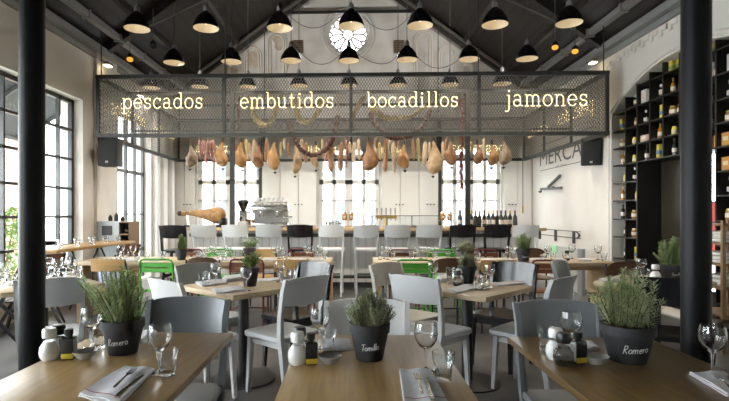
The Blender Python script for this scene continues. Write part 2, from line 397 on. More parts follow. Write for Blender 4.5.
# left wall pilasters, eaves gutters and pipes
mb = MB(); yp = lY(93, -W); mb.box((-W+.02, (yp+w2[0])/2, 2.0), (.06, w2[0]-yp-.06, 4.0)); trim(mb, 'plaster')
mb = MB()
for px_, wd in ((154, .10), (161, .14), (169, .10)): mb.rbox((-W+.05, lY(px_, -W), 1.7), (.12, wd*1.6, 3.4), .03)
trim(mb, 'curtain')
for sg in (-1, 1):
    mb = MB(); mb.box((sg*(W-.07), (YF+YB)/2, EAVE-.10), (.13, YB-YF, .10)); mb.box((sg*(W-.02), (YF+YB)/2, EAVE-.2), (.05, YB-YF, .08)); trim(mb, 'galv')
    mb = MB(); mb.bar((sg*(W-.32), YF, EAVE+.12), (sg*(W-.32), YB, EAVE+.12), .09, .09)
    for i in range(12): mb.box((sg*(W-.32), i*.95+.3, EAVE+.12), (.12, .05, .12))
    trim(mb, 'galv')
# dentil frieze above the niche arch
mb = MB(); R2 = AHW+.35
for i in range(26):
    y = YA1+.35-i*.1; h = 3.54+.12*math.cos((y-AY)/R2*1.2); mb.box((W-.004, y, h+(.05 if i % 2 else 0)), (.03, .06, .07))
trim(mb, 'plaster')
mb = MB(); ap = archpts(YA0-.06, YA1+.06, AS, AR+.06); mb.tube([(W-.0, YA1+.06, .05)]+[(W, a, b) for a, b in ap]+[(W, YA0-.06, .05)], .03, 6); trim(mb, 'plaster')
# roof rafters, purlins and tie rods
def roofZ(x): return APEX-(APEX-EAVE)/W*abs(x)
for yy in (1.0, 4.5, 8.0, 11.05):
    mb = MB()
    for sg in (-1, 1): mb.bar((sg*(W-.02), yy, EAVE-.04), (0, yy, APEX-.1), .12, .2)
    trim(mb, 'roof_beam')
mb = MB()
for sg in (-1, 1):
    for x in (1.2, 2.5, 3.4): mb.bar((sg*x, YF, roofZ(x)-.05), (sg*x, YB, roofZ(x)-.05), .08, .1)
trim(mb, 'roof_beam')
for yy in (4.5, 8.0):
    mb = MB()
    for sg in (-1, 1):
        mb.tube([(sg*(W-.05), yy, EAVE), (sg*1.3, yy, EAVE+1.25), (sg*.0, yy, APEX-.3)], .018, 6); mb.tube([(sg*1.3, yy, EAVE+1.25), (sg*2.0, yy, roofZ(2.0)-.1)], .016, 6)
        mb.ball((sg*1.3, yy, EAVE+1.25), .06)
    mb.tube([(-1.3, yy, EAVE+1.25), (1.3, yy, EAVE+1.25)], .018, 6); trim(mb, 'wire_grey')
zt = at(350, 12, YB-.25).z; xt = (APEX-zt)/(APEX-EAVE)*W-.05
mb = MB(); mb.bar((-xt, YB-.25, zt), (xt, YB-.25, zt), .05); trim(mb, 'steel_black')
for sg in (-1, 1):
    mb = MB(); mb.bar((sg*W*.98, YB-.35, EAVE), (0, YB-.35, APEX-.16), .05, .05); trim(mb, 'wire_grey')
# columns
for px_, hw, Y, nm in ((32, 12.1, 2.75, 'left'), (696, 12.9, 2.3, 'right')):
    p = at(px_, 214, Y); r = hw/F*Y
    mb = MB(); mb.lathe([(r*1.25, 0), (r*1.25, .05), (r*1.02, .09), (r, .12), (r*.97, roofZ(p.x)+.05)], 32, TR(p.x, p.y, 0)); o = mb.build('column_'+nm, 'column_paint'); struct(o)
# ------------------------------------------------------------------ outside
struct(MB().box((-9.6, 4, -.06), (10.4, 40, .1)).build('ground_terrace', 'paving'))
struct(MB().box((0, 22, -.06), (40, 20, .1)).build('ground_yard', 'paving'))
mb = MB(); mb.box((0, 26, 4.6), (26, .4, 9.2)); o = mb.build('neighbouring_building', 'facade'); tag(o, 'pale building seen through the back windows', 'building')
mb = MB()
for i in range(12):
    for j in range(4): mb.box((-11+i*2+.4, 25.78, 1.4+j*2.1), (.8, .1, 1.3))
mb.build('window_glazing', 'facade_glass', o)
# outside the left window: awning, brick pier, shrubs
mb = MB(); q = [(-4.45, 3.0, 3.42), (-4.45, 8.5, 3.42), (-5.7, 8.5, 2.60), (-5.7, 3.0, 2.60)]
mb.loft([q, [(x, y, z+.04) for x, y, z in q]], True, False)
o = thing('awning', 'dark grey sloping awning outside the left window', 'awning', (0, 0, 0)); mb.build('canopy', 'awning', o)
mb = MB()
for y in (3.05, 4.4, 5.8, 7.1, 8.45): mb.bar((-4.47, y, 3.37), (-5.7, y, 2.56), .045)
mb.bar((-5.7, 3, 2.58), (-5.7, 8.5, 2.58), .06); mb.build('awning_frame', 'frame_dark', o)
mb = MB()
for y in (3.1, 8.42): mb.bar((-5.68, y, 0), (-5.68, y, 2.58), .05)
mb.build('post', 'frame_dark', o)
o = MB().box((-6.9, 9.9, 1.6), (.5, .5, 3.2)).build('brick_pier', 'brick'); tag(o, 'brick pier outside between the left windows', 'pier')
def shrub(x, y, h, r, seed, label):
    rnd = random.Random(seed); t = thing('shrub', label, 'shrub', (x, y, 0), 0, 'shrubs outside the left window')
    mb = MB(); lf = MB()
    for i in range(9):
        a = rnd.random()*6.28; e = Vector((math.cos(a)*r*.7*rnd.random(), math.sin(a)*r*.7*rnd.random(), h*(.6+.4*rnd.random()))); mb.tube([(0, 0, 0), e*.5+Vector((0, 0, .1)), e], [.02, .015, .006], 4)
    for i in range(1100):
        a = rnd.random()*6.28; zz = rnd.random(); rr = r*math.sqrt(rnd.random())*(.55+.6*math.sin(PI*min(1, zz*.9+.1)))
        c = Vector((rr*math.cos(a), rr*math.sin(a), .12*h+zz*h*.9)); d = Vector((rnd.uniform(-1, 1), rnd.uniform(-1, 1), rnd.uniform(-.3, 1))).normalized(); s = d.orthogonal().normalized()
        L = rnd.uniform(.05, .10)
        lf.add([c, c+d*L*.5+s*L*.28, c+d*L, c+d*L*.5-s*L*.28], [(0, 1, 2, 3)])
    mb.build('stems', 'stem', t); lf.build('foliage', 'leaf_out', t); return t
for i, (x, y, h, r, l) in enumerate(((-5.1, 6.3, 1.55, .45, 'leafy green shrub outside the left window, beside the column'), (-5.3, 5.2, 1.7, .5, 'leafy green shrub outside at the left edge of the photo'),
        (-5.4, 7.6, 1.35, .4, 'leafy green shrub outside the left window, right of the column'), (-6.6, 8.5, 1.9, .55, 'tall leafy green shrub outside the left window, beyond the awning post'), (-7.2, 7.4, 2.1, .7, 'broad green shrub outside the left window, behind the smaller shrubs'), (-6.2, 11.2, 2.0, .4, 'leafy green shrub outside the glazed door'))):
    shrub(x, y, h, r, i+3, l)

# ------------------------------------------------------------------ hanging cage above the bar
CF, CB, CZ0, CZ1 = 7.5, 11.05, 2.49, 3.385
CXL, CXR = at(98, 100, CF).x, at(607, 100, CF).x
cage = thing('mesh_cage', 'long black steel mesh cage hanging over the bar', 'cage', (0, CF, CZ0))
CI = Matrix.Translation((0, -CF, -CZ0))
def cg(mb, name, m): o = mb.build(name, m, cage); o.data.transform(CI); return o
def lattice(fn, u0, u1, v0, v1, pitch=.043, wd=.008):
    """expanded metal: two families of diagonal flat strips"""
    mb = MB(); H = v1-v0; s = .62
    for sg in (1, -1):
        n = int((u1-u0+H*s)/pitch)+1
        for i in range(n+1):
            a = u0-(H*s if sg > 0 else 0)+i*pitch; p = (a, v0); q = (a+sg*H*s, v1)
            # clip in u
            def clip(p, q):
                (a0, b0), (a1, b1) = p, q; t0, t1 = 0, 1; d = a1-a0
                if d > 0: t0 = max(t0, (u0-a0)/d); t1 = min(t1, (u1-a0)/d)
                else: t0 = max(t0, (u1-a0)/d); t1 = min(t1, (u0-a0)/d)
                return t0, t1
            t0, t1 = clip(p, q)
            if t1-t0 < .01: continue
            P = (p[0]+(q[0]-p[0])*t0, v0+H*t0); Q = (p[0]+(q[0]-p[0])*t1, v0+H*t1)
            h = wd*.6
            mb.loft([[fn(x-h, z, -.002), fn(x+h, z, -.002), fn(x+h, z, .002), fn(x-h, z, .002)] for x, z in (P, Q)], False, False)
    return mb
cg(lattice(lambda u, v, t: (u, CF+t, v), CXL, CXR, CZ0, CZ1), 'front_mesh', 'mesh_steel')
cg(lattice(lambda u, v, t: (u, CB+t, v), CXL, CXR, CZ0, CZ1), 'back_mesh', 'mesh_steel')
cg(lattice(lambda u, v, t: (CXL+t, u, v), CF, CB, CZ0, CZ1), 'side_mesh', 'mesh_steel')
cg(lattice(lambda u, v, t: (CXR+t, u, v), CF, CB, CZ0, CZ1), 'side_mesh', 'mesh_steel')
b = .055
cxs = [CXL, at(224, 100, CF).x, at(351, 100, CF).x, at(479, 100, CF).x, CXR]
for y in (CF, CB):
    for z in (CZ0, CZ1): cg(MB().box(((CXL+CXR)/2, y, z), (CXR-CXL+b, b, b)), 'rail', 'cage_steel')
    for x in cxs: cg(MB().box((x, y, (CZ0+CZ1)/2), (b*.85, b*.85, CZ1-CZ0)), 'upright', 'cage_steel')
for x in (CXL, CXR):
    for z in (CZ0, CZ1): cg(MB().box((x, (CF+CB)/2, z), (b, CB-CF, b)), 'rail', 'cage_steel')
    for y in (8.7, 9.9): cg(MB().box((x, y, (CZ0+CZ1)/2), (b*.7, b*.7, CZ1-CZ0)), 'upright', 'cage_steel')
for y in (8.5, 9.5): cg(MB().box(((CXL+CXR)/2, y, CZ1-.01), (CXR-CXL, .045, .045)), 'cross_rail', 'cage_steel')
HANG = (8.75, 9.15)
for y in HANG: cg(MB().box(((CXL+CXR)/2, y, CZ0+.28), (CXR-CXL, .03, .03)), 'hanging_rail', 'cage_steel')
PX = [(232.5, 8.5, 1.07, .075), (467.5, 8.5, 1.07, .075), (260.5, 11.0, 0, .06), (440, 11.0, 0, .06)]
for px_, y, z0, wd in PX:
    x = at(px_, 214, y).x; cg(MB().box((x, y, (z0+CZ1)/2), (wd, wd, CZ1-z0)), 'support_post', 'cage_steel')
for x in (CXL+.05, -1.9, 1.9, CXR-.05):
    for y in (CF, CB-.1): cg(MB().tube([(x, y, CZ1), (x, y, roofZ(x)-.02)], .009, 5), 'hanger_rod', 'cage_steel')

# ------------------------------------------------------------------ neon words
def arc(cx, cy, rx, ry, a0, a1, n=14): return [(cx+rx*math.cos(math.radians(a0+(a1-a0)*i/n)), cy+ry*math.sin(math.radians(a0+(a1-a0)*i/n))) for i in range(n+1)]
def serif(x, y, h=.17): return [(x-h, y), (x+h, y)]
G = {
 'p': (1.02, [[(.0, .97), (.18, .97), (.18, -.5)], serif(.18, -.5, .2), arc(.55, .48, .37, .49, 165, -165, 20)]),
 'e': (.92, [[(.06, .52), (.82, .52)], arc(.45, .49, .39, .49, 5, 322, 20)]),
 's': (.82, [arc(.40, .73, .28, .25, 35, 270, 12)+arc(.40, .25, .30, .25, 90, -150, 12), [(.68, .98), (.66, .72)], [(.10, .02), (.1, .28)]]),
 'c': (.90, [arc(.46, .49, .39, .49, 42, 322, 20), [(.76, .97), (.75, .70)]]),
 'a': (.96, [arc(.38, .74, .28, .24, 160, 20, 8)+[(.68, .7), (.68, .12), (.76, .02), (.9, .02)], arc(.38, .28, .31, .28, 30, 330, 16)]),
 'd': (1.02, [[(.58, 1.5), (.80, 1.5), (.80, .02), (.98, .02)], arc(.43, .49, .37, .49, 15, 345, 20)]),
 'o': (.96, [arc(.46, .49, .40, .49, 0, 360, 24)]),
 'm': (1.5, [[(.0, .97), (.18, .97), (.18, .0)], serif(.18, 0), arc(.45, .67, .27, .31, 180, 0, 10)+[(.72, .0)], serif(.72, 0), arc(.99, .67, .27, .31, 180, 0, 10)+[(1.26, .0)], serif(1.26, 0)]),
 'b': (1.0, [[(.0, 1.5), (.18, 1.5), (.18, .0)], arc(.55, .49, .37, .49, 165, -165, 20)]),
 'u': (1.04, [[(.0, .97), (.18, .97), (.18, .35)]+arc(.48, .33, .30, .32, 180, 360, 10)+[(.78, .97), (.62, .97)], [(.78, .4), (.78, .0), (.95, .0)]]),
 't': (.72, [[(.30, 1.35), (.30, .25)]+arc(.48, .22, .18, .22, 180, 330, 8), [(.05, .95), (.60, .95)]]),
 'i': (.58, [[(.08, .95), (.28, .95), (.28, .0)], serif(.28, 0, .22), arc(.27, 1.32, .05, .06, 0, 360, 8)]),
 'l': (.58, [[(.08, 1.5), (.28, 1.5), (.28, .0)], serif(.28, 0, .22)]),
 'j': (.6, [[(.16, .95), (.38, .95), (.38, -.2)]+arc(.16, -.22, .22, .26, 0, -130, 8), arc(.37, 1.32, .05, .06, 0, 360, 8)]),
 'n': (1.04, [[(.0, .97), (.18, .97), (.18, .0)], serif(.18, 0), arc(.49, .66, .31, .32, 180, 0, 10)+[(.80, .0)], serif(.80, 0)]),
}
def neon(word, fn, u0, u1, v, label, r=.0055):
    tot = sum(G[c][0] for c in word)+.14*(len(word)-1); s = (u1-u0)/(tot-.1); x = 0
    t = thing('neon_sign', label, 'neon sign', fn(u0, v), 0, 'neon words around the cage'); base = Vector(fn(u0, v))
    for c in word:
        mb = MB()
        for st in G[c][1]: mb.tube([Vector(fn(u0+(x+a)*s, v+bb*s*1.06))-base for a, bb in st], r, 5)
        mb.build('letter', 'neon', t); x += G[c][0]+.14
    return t
fy = CF-.045
for wd, pl, pr, pb in (('pescados', 122.5, 202, 108.5), ('embutidos', 240, 333, 108), ('bocadillos', 367, 457.5, 107), ('jamones', 505, 587, 106)):
    A = at(pl, pb, fy); B = at(pr, pb, fy)
    neon(wd, lambda u, v: (u, fy, v), A.x, B.x, A.z, 'neon word %s in thin typewriter letters on the cage front' % wd)
for sg in (-1, 1):
    xs_ = CXL-.04 if sg < 0 else CXR+.04; nm = 'left' if sg < 0 else 'right'
    for wd, y0, y1, how in (('pescados', 8.0, 9.35, 'nearer'), ('embutidos', 9.85, 10.9, 'farther')):
        if sg < 0: fn = lambda u, v, xs_=xs_: (xs_, -u, v); a, b2 = -y1, -y0
        else: fn = lambda u, v, xs_=xs_: (xs_, u, v); a, b2 = y0, y1
        neon(wd, fn, a, b2, 2.93, 'neon word seen from behind through the %s cage side, %s one' % (nm, how))
for wd, pl, pr in (('jamones', 196, 238), ('bocadillos', 300, 336), ('embutidos', 375, 404), ('pescados', 452, 505)):
    y = CB+.04; A = at(pl, 152, y); B = at(pr, 152, y)
    neon(wd, lambda u, v, y=y: (-u, y, v), -B.x, -A.x, A.z, 'neon word mirrored on the cage back behind the neon word %s' % {196: 'pescados', 300: 'embutidos', 375: 'bocadillos', 452: 'jamones'}[pl])

# ------------------------------------------------------------------ pendant lamps
def make_lamp():
    t = thing('pendant_lamp', 'lamp', 'pendant lamp')
    out = [(.172, 0), (.174, .006), (.168, .03), (.150, .085), (.120, .14), (.082, .185), (.046, .212), (.040, .225)]
    inn = [(r-.006, z) for r, z in out]
    MB().lathe(out, 28, None, True, False).build('lamp_shade', 'enamel_black', t)
    MB().lathe(inn[:-1]+[(.03, .205), (.001, .206)], 28, None, True, False).build('shade_lining', 'shade_cream', t)
    MB().lathe([(.040, .222), (.042, .235), (.036, .24), (.036, .285), (.028, .30), (.012, .315), (.008, .33)], 16).build('lamp_cap', 'galv', t)
    MB().ball((0, 0, .10), .032, 10, 8, 1.3).build('bulb', 'bulb', t)
    L = bpy.data.lights.new('lamp_light', 'SPOT'); L.energy = 52; L.color = (1, .9, .76); L.spot_size = math.radians(125); L.spot_blend = .6; L.shadow_soft_size = .06
    lo = bpy.data.objects.new('lamp_light', L); C.objects.link(lo); lo.parent = t; lo.location = (0, 0, .03)
    return t
lp = make_lamp(); P = Proto(lp)
cordm = {}
rows = [('nearest', 6.6, [(137, 29), (206, 28.5), (279.5, 28.5), (351, 26.5), (420, 26), (495, 25), (569, 23.5)]), ('middle', 8.05, [(174, 63), (231.5, 62), (291, 61), (349, 61), (407, 60), (469, 59.5), (527, 59)]),
        ('farthest', 9.5, [(151, 88), (200, 87), (248, 87), (299, 86), (349, 86), (398, 85.5), (450, 85), (502, 84)])]
for nm, Y, l in rows:
    got = []
    for px_, py_ in l:
        p = at(px_, py_, Y); c = P.put(p, 0, 'lamp', 'black enamel pendant lamps'); got.append(c)
        cd = MB().tube([(0, 0, .32), (0, 0, roofZ(p.x)-p.z)], .006, 5).build('lamp_cord', 'wire_grey', c)
    label_row(got, 'black enamel pendant lamp, {} in the %s row of lamps' % nm)
for ch in list(P.o.children): pass
# slack cables on the gable
for i, pts in enumerate((((290, 16), (312, 28), (334, 18)), ((362, 16), (388, 30), (413, 12)), ((291, 40), (318, 64), (344, 50)), ((352, 50), (382, 64), (400, 50)), ((416, 55), (436, 68), (458, 60)))):
    a, m_, b_ = [at(p[0], p[1], YB-.06) for p in pts]
    mb = MB(); mb.tube([a*(1-t)**2+(m_*2-(a+b_)*.5)*2*t*(1-t)+b_*t*t for t in [j/14 for j in range(15)]], .006, 4)
    o = mb.build('slack_cable', 'cord'); tag(o, ['slack cable left of the rose window, upper', 'slack cable right of the rose window, upper', 'slack cable left of the rose window, lower', 'slack cable right of the rose window, lower', 'slack cable across the blind arches at right'][i], 'cable')
# small spot lamps on the trusses and floodlights on the eaves
for i, (px_, py_, Y, l) in enumerate(((130, 57, 7.8, 'small orange-lit spotlight under roof at left'), (153, 44, 7.9, 'small dark spotlight under roof at left, right of the lit one'), (555, 45, 7.8, 'small orange-lit spotlight under roof at right, left one of the pair'), (575, 49, 7.8, 'small orange-lit spotlight under roof at right, right one of the pair'))):
    p = at(px_, py_, Y); t = thing('spotlight', l, 'spotlight', p, .4 if px_ < 350 else -.4, 'roof spotlights'); T = Matrix.Rotation(math.radians(-38), 4, 'X')
    MB().lathe([(.052, -.07), (.055, -.06), (.05, .02), (.03, .06), (.012, .07)], 16, T, True, False).build('housing', 'plastic_black', t)
    MB().lathe([(.048, -.062), (.001, -.055)], 16, T).build('lens', 'spot_orange' if i != 1 else 'glass_dark', t)
    MB().tube([(0, .02, .03), (0, .02, roofZ(p.x)-p.z-.05)], .008, 5).build('stem', 'wire_grey', t)
for px_, py_, l in ((108, 66, 'small floodlight at the top of the left wall'), (593, 63, 'small floodlight at the top of the right wall')):
    sg = -1 if px_ < 350 else 1; p = atx(px_, py_, sg*(W-.16)); t = thing('floodlight', l, 'floodlight', p, 0, 'eaves floodlights')
    MB().rbox((0, 0, .03), (.10, .16, .05), .01).build('housing', 'galv', t); MB().box((0, 0, .0), (.08, .13, .012)).build('lens', 'lamp_warm', t); MB().bar((0, 0, .05), (sg*.10, 0, .09), .02).build('bracket', 'galv', t)
    L = bpy.data.lights.new('flood_light', 'SPOT'); L.energy = 260; L.color = (1, .95, .88); L.spot_size = math.radians(62); L.spot_blend = .7; L.shadow_soft_size = .1
    lo = bpy.data.objects.new('flood_light', L); C.objects.link(lo); lo.parent = t; lo.location = (-sg*.08, .02, .02); lo.rotation_euler = (Vector((0, 11.3, 5.3))-Vector(p)).to_track_quat('-Z', 'Y').to_euler()

# ------------------------------------------------------------------ things hanging in the cage
HZ = CZ0+.265
def hang(px_, Y): return at(px_, 135, Y).x
def make_ham(m, L, wd, seed):
    rnd = random.Random(seed); t = thing('cured_ham', 'ham', 'ham')
    prof = [(0, .17), (.06, .20), (.14, .25), (.24, .38), (.36, .60), (.48, .82), (.58, .96), (.68, 1.0), (.78, .96), (.88, .80), (.95, .55), (1.0, .15)]
    ring = []; bend = rnd.choice((-1, 1))*.05; n = 14
    for f, r in prof:
        z = -.18-f*L; cx = bend*math.sin(f*PI)*.9; k_ = wd/2*r
        ring.append([(cx+k_*math.cos(2*PI*j/n)*(1+.10*math.sin(j*.9+seed)+.08*math.sin(f*17+seed*2+j*.45)), k_*.72*math.sin(2*PI*j/n), z) for j in range(n)])
    MB().loft(ring).build('meat', m, t)
    MB().tube([(0, 0, -.11), (bend*.1, 0, -.15), (bend*.1, 0, -.19)], [.016, .02, .022], 7).build('hoof', 'hoof', t)
    MB().tube([(0, 0, 0), (.012, 0, -.07), (.004, 0, -.13)], .006, 5).build('rope', 'rope', t)
    mb = MB(); mb.lathe([(.001, -.18-L-.075), (.034, -.18-L-.035), (.032, -.18-L-.035), (.001, -.18-L-.065)], 12); mb.tube([(0, 0, -.18-L+.02), (0, 0, -.18-L-.06)], .004, 4); mb.build('drip_cup', 'plastic_black', t)
    return t
hams = []
for i, (px_, bot, w_, m, Y) in enumerate(((190, 167, 11.5, 'ham_grey', 9.15), (223, 166.5, 12.5, 'ham_gold', 8.75), (242, 168, 13, 'ham_gold', 8.75), (259.5, 168, 12, 'ham_brown', 9.15), (275, 170, 14, 'ham_gold', 8.75), (295, 174, 10.5, 'ham_pale', 9.15), (316, 168, 7, 'ham_pale', 9.15),
        (368, 171, 15, 'ham_brown', 8.75), (405, 168.5, 11.5, 'ham_gold', 9.15), (433, 174, 15, 'ham_pale', 8.75), (452, 165, 12, 'ham_brown', 8.75), (477, 164.5, 11, 'ham_brown', 9.15), (491.5, 165.5, 11, 'ham_gold', 9.15), (503.5, 165, 12, 'ham_grey', 8.75))):
    zt = HZ; zb = at(px_, bot, Y).z; L = zt-.18-zb; t = make_ham(m, L, w_/F*Y*1.02, i)
    t.location = (hang(px_, Y), Y, zt); t['group'] = 'cured hams hanging from the cage'; hams.append(t)
label_row(hams, 'hanging cured ham, {} of the hams under the cage')
saus = []
def make_sausage(m, L, r, seed):
    rnd = random.Random(seed); t = thing('sausage', 'sausage', 'sausage'); pts = []; rr = []; n = 12; ph = rnd.random()*6; am = rnd.uniform(.004, .014)
    for i in range(n+1):
        f = i/n; pts.append((am*math.sin(ph+f*4), am*math.cos(ph+f*3), -.14-f*L)); rr.append(r*(.25 if i in (0, n) else (.8 if i in (1, n-1) else 1))*(1+.08*math.sin(i*2.1+seed)))
    MB().tube(pts, rr, 8).build('casing', m, t); MB().tube([(0, 0, 0), pts[0]], .004, 4).build('string', 'rope', t); return t
SL = []
for i, px_ in enumerate((199.5, 202, 204.5, 207, 209.5, 212, 214)): SL.append((px_, 158+(i*37 % 7), 2.6, 'sausage_red', 8.75+.04*(i % 3)))
SL += [(249, 160, 3, 'sausage_pale', 9.15), (253, 163, 3.4, 'sausage_pale', 8.75), (268, 155, 3, 'sausage_pale', 9.15), (284.5, 150, 2.4, 'sausage_pale', 8.75), (288.5, 157, 2.2, 'sausage_brown', 9.15), (331, 172, 6, 'sausage_brown', 8.75), (341, 171, 5, 'sausage_brown', 9.15), (326, 162, 3, 'sausage_red', 9.15),
       (346, 160, 2.4, 'sausage_red', 8.75), (354, 163, 4, 'sausage_pale', 9.15), (359, 160, 3.4, 'sausage_pale', 8.75), (385.5, 172, 5, 'sausage_brown', 8.75), (394, 173, 4, 'sausage_pale', 9.15), (413.5, 160, 3.6, 'sausage_brown', 8.75), (424.5, 166, 4.6, 'sausage_pale', 9.15), (443, 158, 3.6, 'sausage_pale', 9.15), (375, 162, 3, 'sausage_pale', 9.15)]
for i, px_ in enumerate((233, 236, 246.5, 256, 266, 281, 302, 306, 322, 350, 376, 380, 389.5, 399, 418.5, 429, 446.5, 470, 484)): SL.append((px_, 147+(i*29 % 17), 2.4+(i*7 % 5)*.4, ('sausage_pale', 'sausage_brown', 'straw')[i % 3], (8.75, 9.15)[i % 2]))
for i, (px_, bot, w_, m, Y) in enumerate(SL):
    zb = at(px_, bot, Y).z; t = make_sausage(m, HZ-.14-zb, w_/F*Y/2, i); t.location = (hang(px_, Y), Y, HZ); t['group'] = 'sausages hanging from the cage'; saus.append(t)
label_row(saus, 'thin hanging sausage, {} of the sausages under the cage')
def catenary(pts, n=26):
    P_ = [Vector(p) for p in pts]; out = []
    for i in range(n+1):
        f = i/n*(len(P_)-1); j = min(int(f), len(P_)-2); u = f-j; p0, p1, p2, p3 = P_[max(j-1, 0)], P_[j], P_[j+1], P_[min(j+2, len(P_)-1)]
        out.append(.5*((2*p1)+(p2-p0)*u+(2*p0-5*p1+4*p2-p3)*u*u+(3*p1-p0-3*p2+p3)*u**3))
    return out
# swags of small sausages
for px_list, l, Y in ((((288, 121), (293, 136), (302, 150), (314, 155), (327, 148), (334, 134), (338, 116)), 'dark sausage swag dipping below the cage, left of centre', 8.6), (((370, 113), (376, 125), (388, 136), (400, 138), (414, 134), (424, 124), (430, 110)), 'dark sausage swag inside the cage behind the word bocadillos', 8.6)):
    pts = catenary([at(a, b_, Y) for a, b_ in px_list], 90); rr = [.022+.014*abs(math.sin(i*PI/4.5)) for i in range(91)]
    t = thing('sausage_swag', l, 'sausage', pts[0], 0, 'sausage swags'); b0 = pts[0]
    for j in range(3): MB().tube([p-b0+Vector((.015*math.sin(i*.55+j*2.1), .02*math.cos(i*.55+j*2.1), .015*math.sin(i*.7+j*2.1))) for i, p in enumerate(pts)], rr, 6).build('link_strand', 'chorizo', t)
    MB().tube([(0, 0, 0), (0, 0, CZ1-b0.z)], .005, 4).build('string', 'rope', t); e = pts[-1]-b0; MB().tube([e, (e.x, e.y, CZ1-b0.z)], .005, 4).build('string', 'rope', t)
for px_list, l in ((((252, 100), (256, 118), (265, 126), (274, 116), (278, 98)), 'straw braid looping behind the word embutidos, left loop'), (((294, 98), (299, 118), (308, 122), (318, 112), (321, 98)), 'straw braid looping behind the word embutidos, right loop'),
                   (((352, 120), (358, 106), (363, 98)), 'straw braid left of the word bocadillos'), (((372, 108), (384, 117), (398, 118), (412, 116), (424, 106)), 'straw braid looping behind the word bocadillos')):
    pts = catenary([at(a, b_, 8.9) for a, b_ in px_list], 40); t = thing('straw_braid', l, 'braid', pts[0], 0, 'straw braids'); b0 = pts[0]; mb = MB()
    for j in range(3): mb.tube([p-b0+Vector((.03*math.sin(i*.8+j*2.1), .03*math.cos(i*.8+j*2.1), .02*math.sin(i*.8+j*2.1))) for i, p in enumerate(pts)], .03, 6)
    mb.build('braid', 'straw', t); mb = MB(); e = pts[-1]-b0
    mb.tube([(0, 0, 0), (0, 0, CZ1-b0.z)], .005, 4); mb.tube([e, (e.x, e.y, CZ1-b0.z)], .005, 4); mb.build('string', 'rope', t)
for px_, top, bot, Y, m, w_, l in ((461.5, 97, 191, 8.6, 'chili', .035, 'long string of dark red chillies hanging by the right post'), (239, 96, 131, 8.6, 'chorizo', .03, 'bunch of dark red sausages inside the cage by the left post'), (347, 128, 166, 8.8, 'chili', .025, 'short string of dried red chillies near the centre')):
    a = at(px_, top, Y); b_ = at(px_, bot, Y); rnd = random.Random(int(px_)); t = thing('chili_string' if m == 'chili' else 'sausage_bunch', l, 'chilli' if m == 'chili' else 'sausage', a, 0, 'dark red strings'); L = a.z-b_.z
    mb = MB()
    for i in range(int(L*110)):
        z = -rnd.random()*L; an = rnd.random()*6.28; r = w_*(.4+.6*rnd.random())
        mb.tube([(0, 0, z), (r*math.cos(an)*.7, r*math.sin(an)*.7, z-.02), (r*1.3*math.cos(an), r*1.3*math.sin(an), z-.06)], [.006, .012, .002], 5)
    mb.build('pods', m, t); MB().tube([(0, 0, CZ1-a.z), (0, 0, -L)], .004, 4).build('string', 'rope', t)
# ------------------------------------------------------------------ bar counter
BXL, BXR = at(181, 228, 8.4).x, at(546, 228, 8.4).x
bar = thing('bar_counter', 'long bar counter with wooden top and white boarded front', 'bar counter', (0, 8.4, 0))
def bp(mb, n, m): o = mb.build(n, m, bar); o.data.transform(TR(0, -8.4, 0)); return o
xm, xl = (BXL+BXR)/2, BXR-BXL
bp(MB().rbox((xm, 8.72, 1.045), (xl, .70, .05), .006), 'counter_top', 'pine')
bp(MB().box((xm, 8.93, .56), (xl-.1, .25, .92)), 'front_panel', 'front_boards')
bp(MB().box((xm, 8.93, .05), (xl-.14, .2, .10)), 'plinth', 'frame_dark')
bp(MB().box((xm-.05, 8.74, .93), (xl-.2, .12, .055)), 'bag_shelf', 'frame_dark')
bp(MB().tube([(BXL+.1, 8.62, .22), (BXR-.1, 8.62, .22)], .03, 8), 'foot_rail', 'frame_dark')
for i in range(8):
    x = BXL+.2+(xl-.4)*i/7; bp(MB().bar((x, 8.62, .22), (x, 8.85, .22), .03), 'rail_bracket', 'frame_dark')
CT = 1.07
def onbar(px_, Y=8.7): return (at(px_, 214, Y).x, Y, CT)
# serrano ham in its holder
p = onbar(206, 8.62)
t = thing('ham_holder', 'black ham holder at the left end of the bar', 'ham holder', p); mb = MB(); mb.rbox((0, 0, .02), (.72, .2, .04), .008); mb.build('base', 'plastic_black', t)
MB().bar((-.30, 0, .03), (-.33, 0, .25), .03).build('upright', 'stainless', t); MB().tube([(-.33, .05, .26), (-.38, 0, .27), (-.33, -.05, .26), (-.28, 0, .27), (-.33, .05, .26)], .012, 6).build('clamp_ring', 'hoof', t)
MB().rbox((.30, 0, .10), (.13, .16, .13), .03).build('cradle', 'plastic_black', t)
t = thing('cured_ham', 'whole cured ham lying in holder on the bar', 'ham', p); rings = []; n = 16
for x, r, z in ((-.45, .012, .235), (-.43, .03, .24), (-.37, .034, .25), (-.31, .03, .255), (-.24, .036, .255), (-.12, .052, .245), (0, .075, .232), (.10, .098, .222), (.19, .112, .215), (.27, .105, .215), (.32, .072, .22), (.345, .02, .225)):
    rings.append([(x+.0, r*.95*math.cos(2*PI*j/n), z-.01+r*1.28*math.sin(2*PI*j/n)) for j in range(n)])
MB().loft(rings).build('meat', 'ham_gold', t); MB().ball((-.46, 0, .24), .045, 10, 6).build('hoof', 'hoof', t)
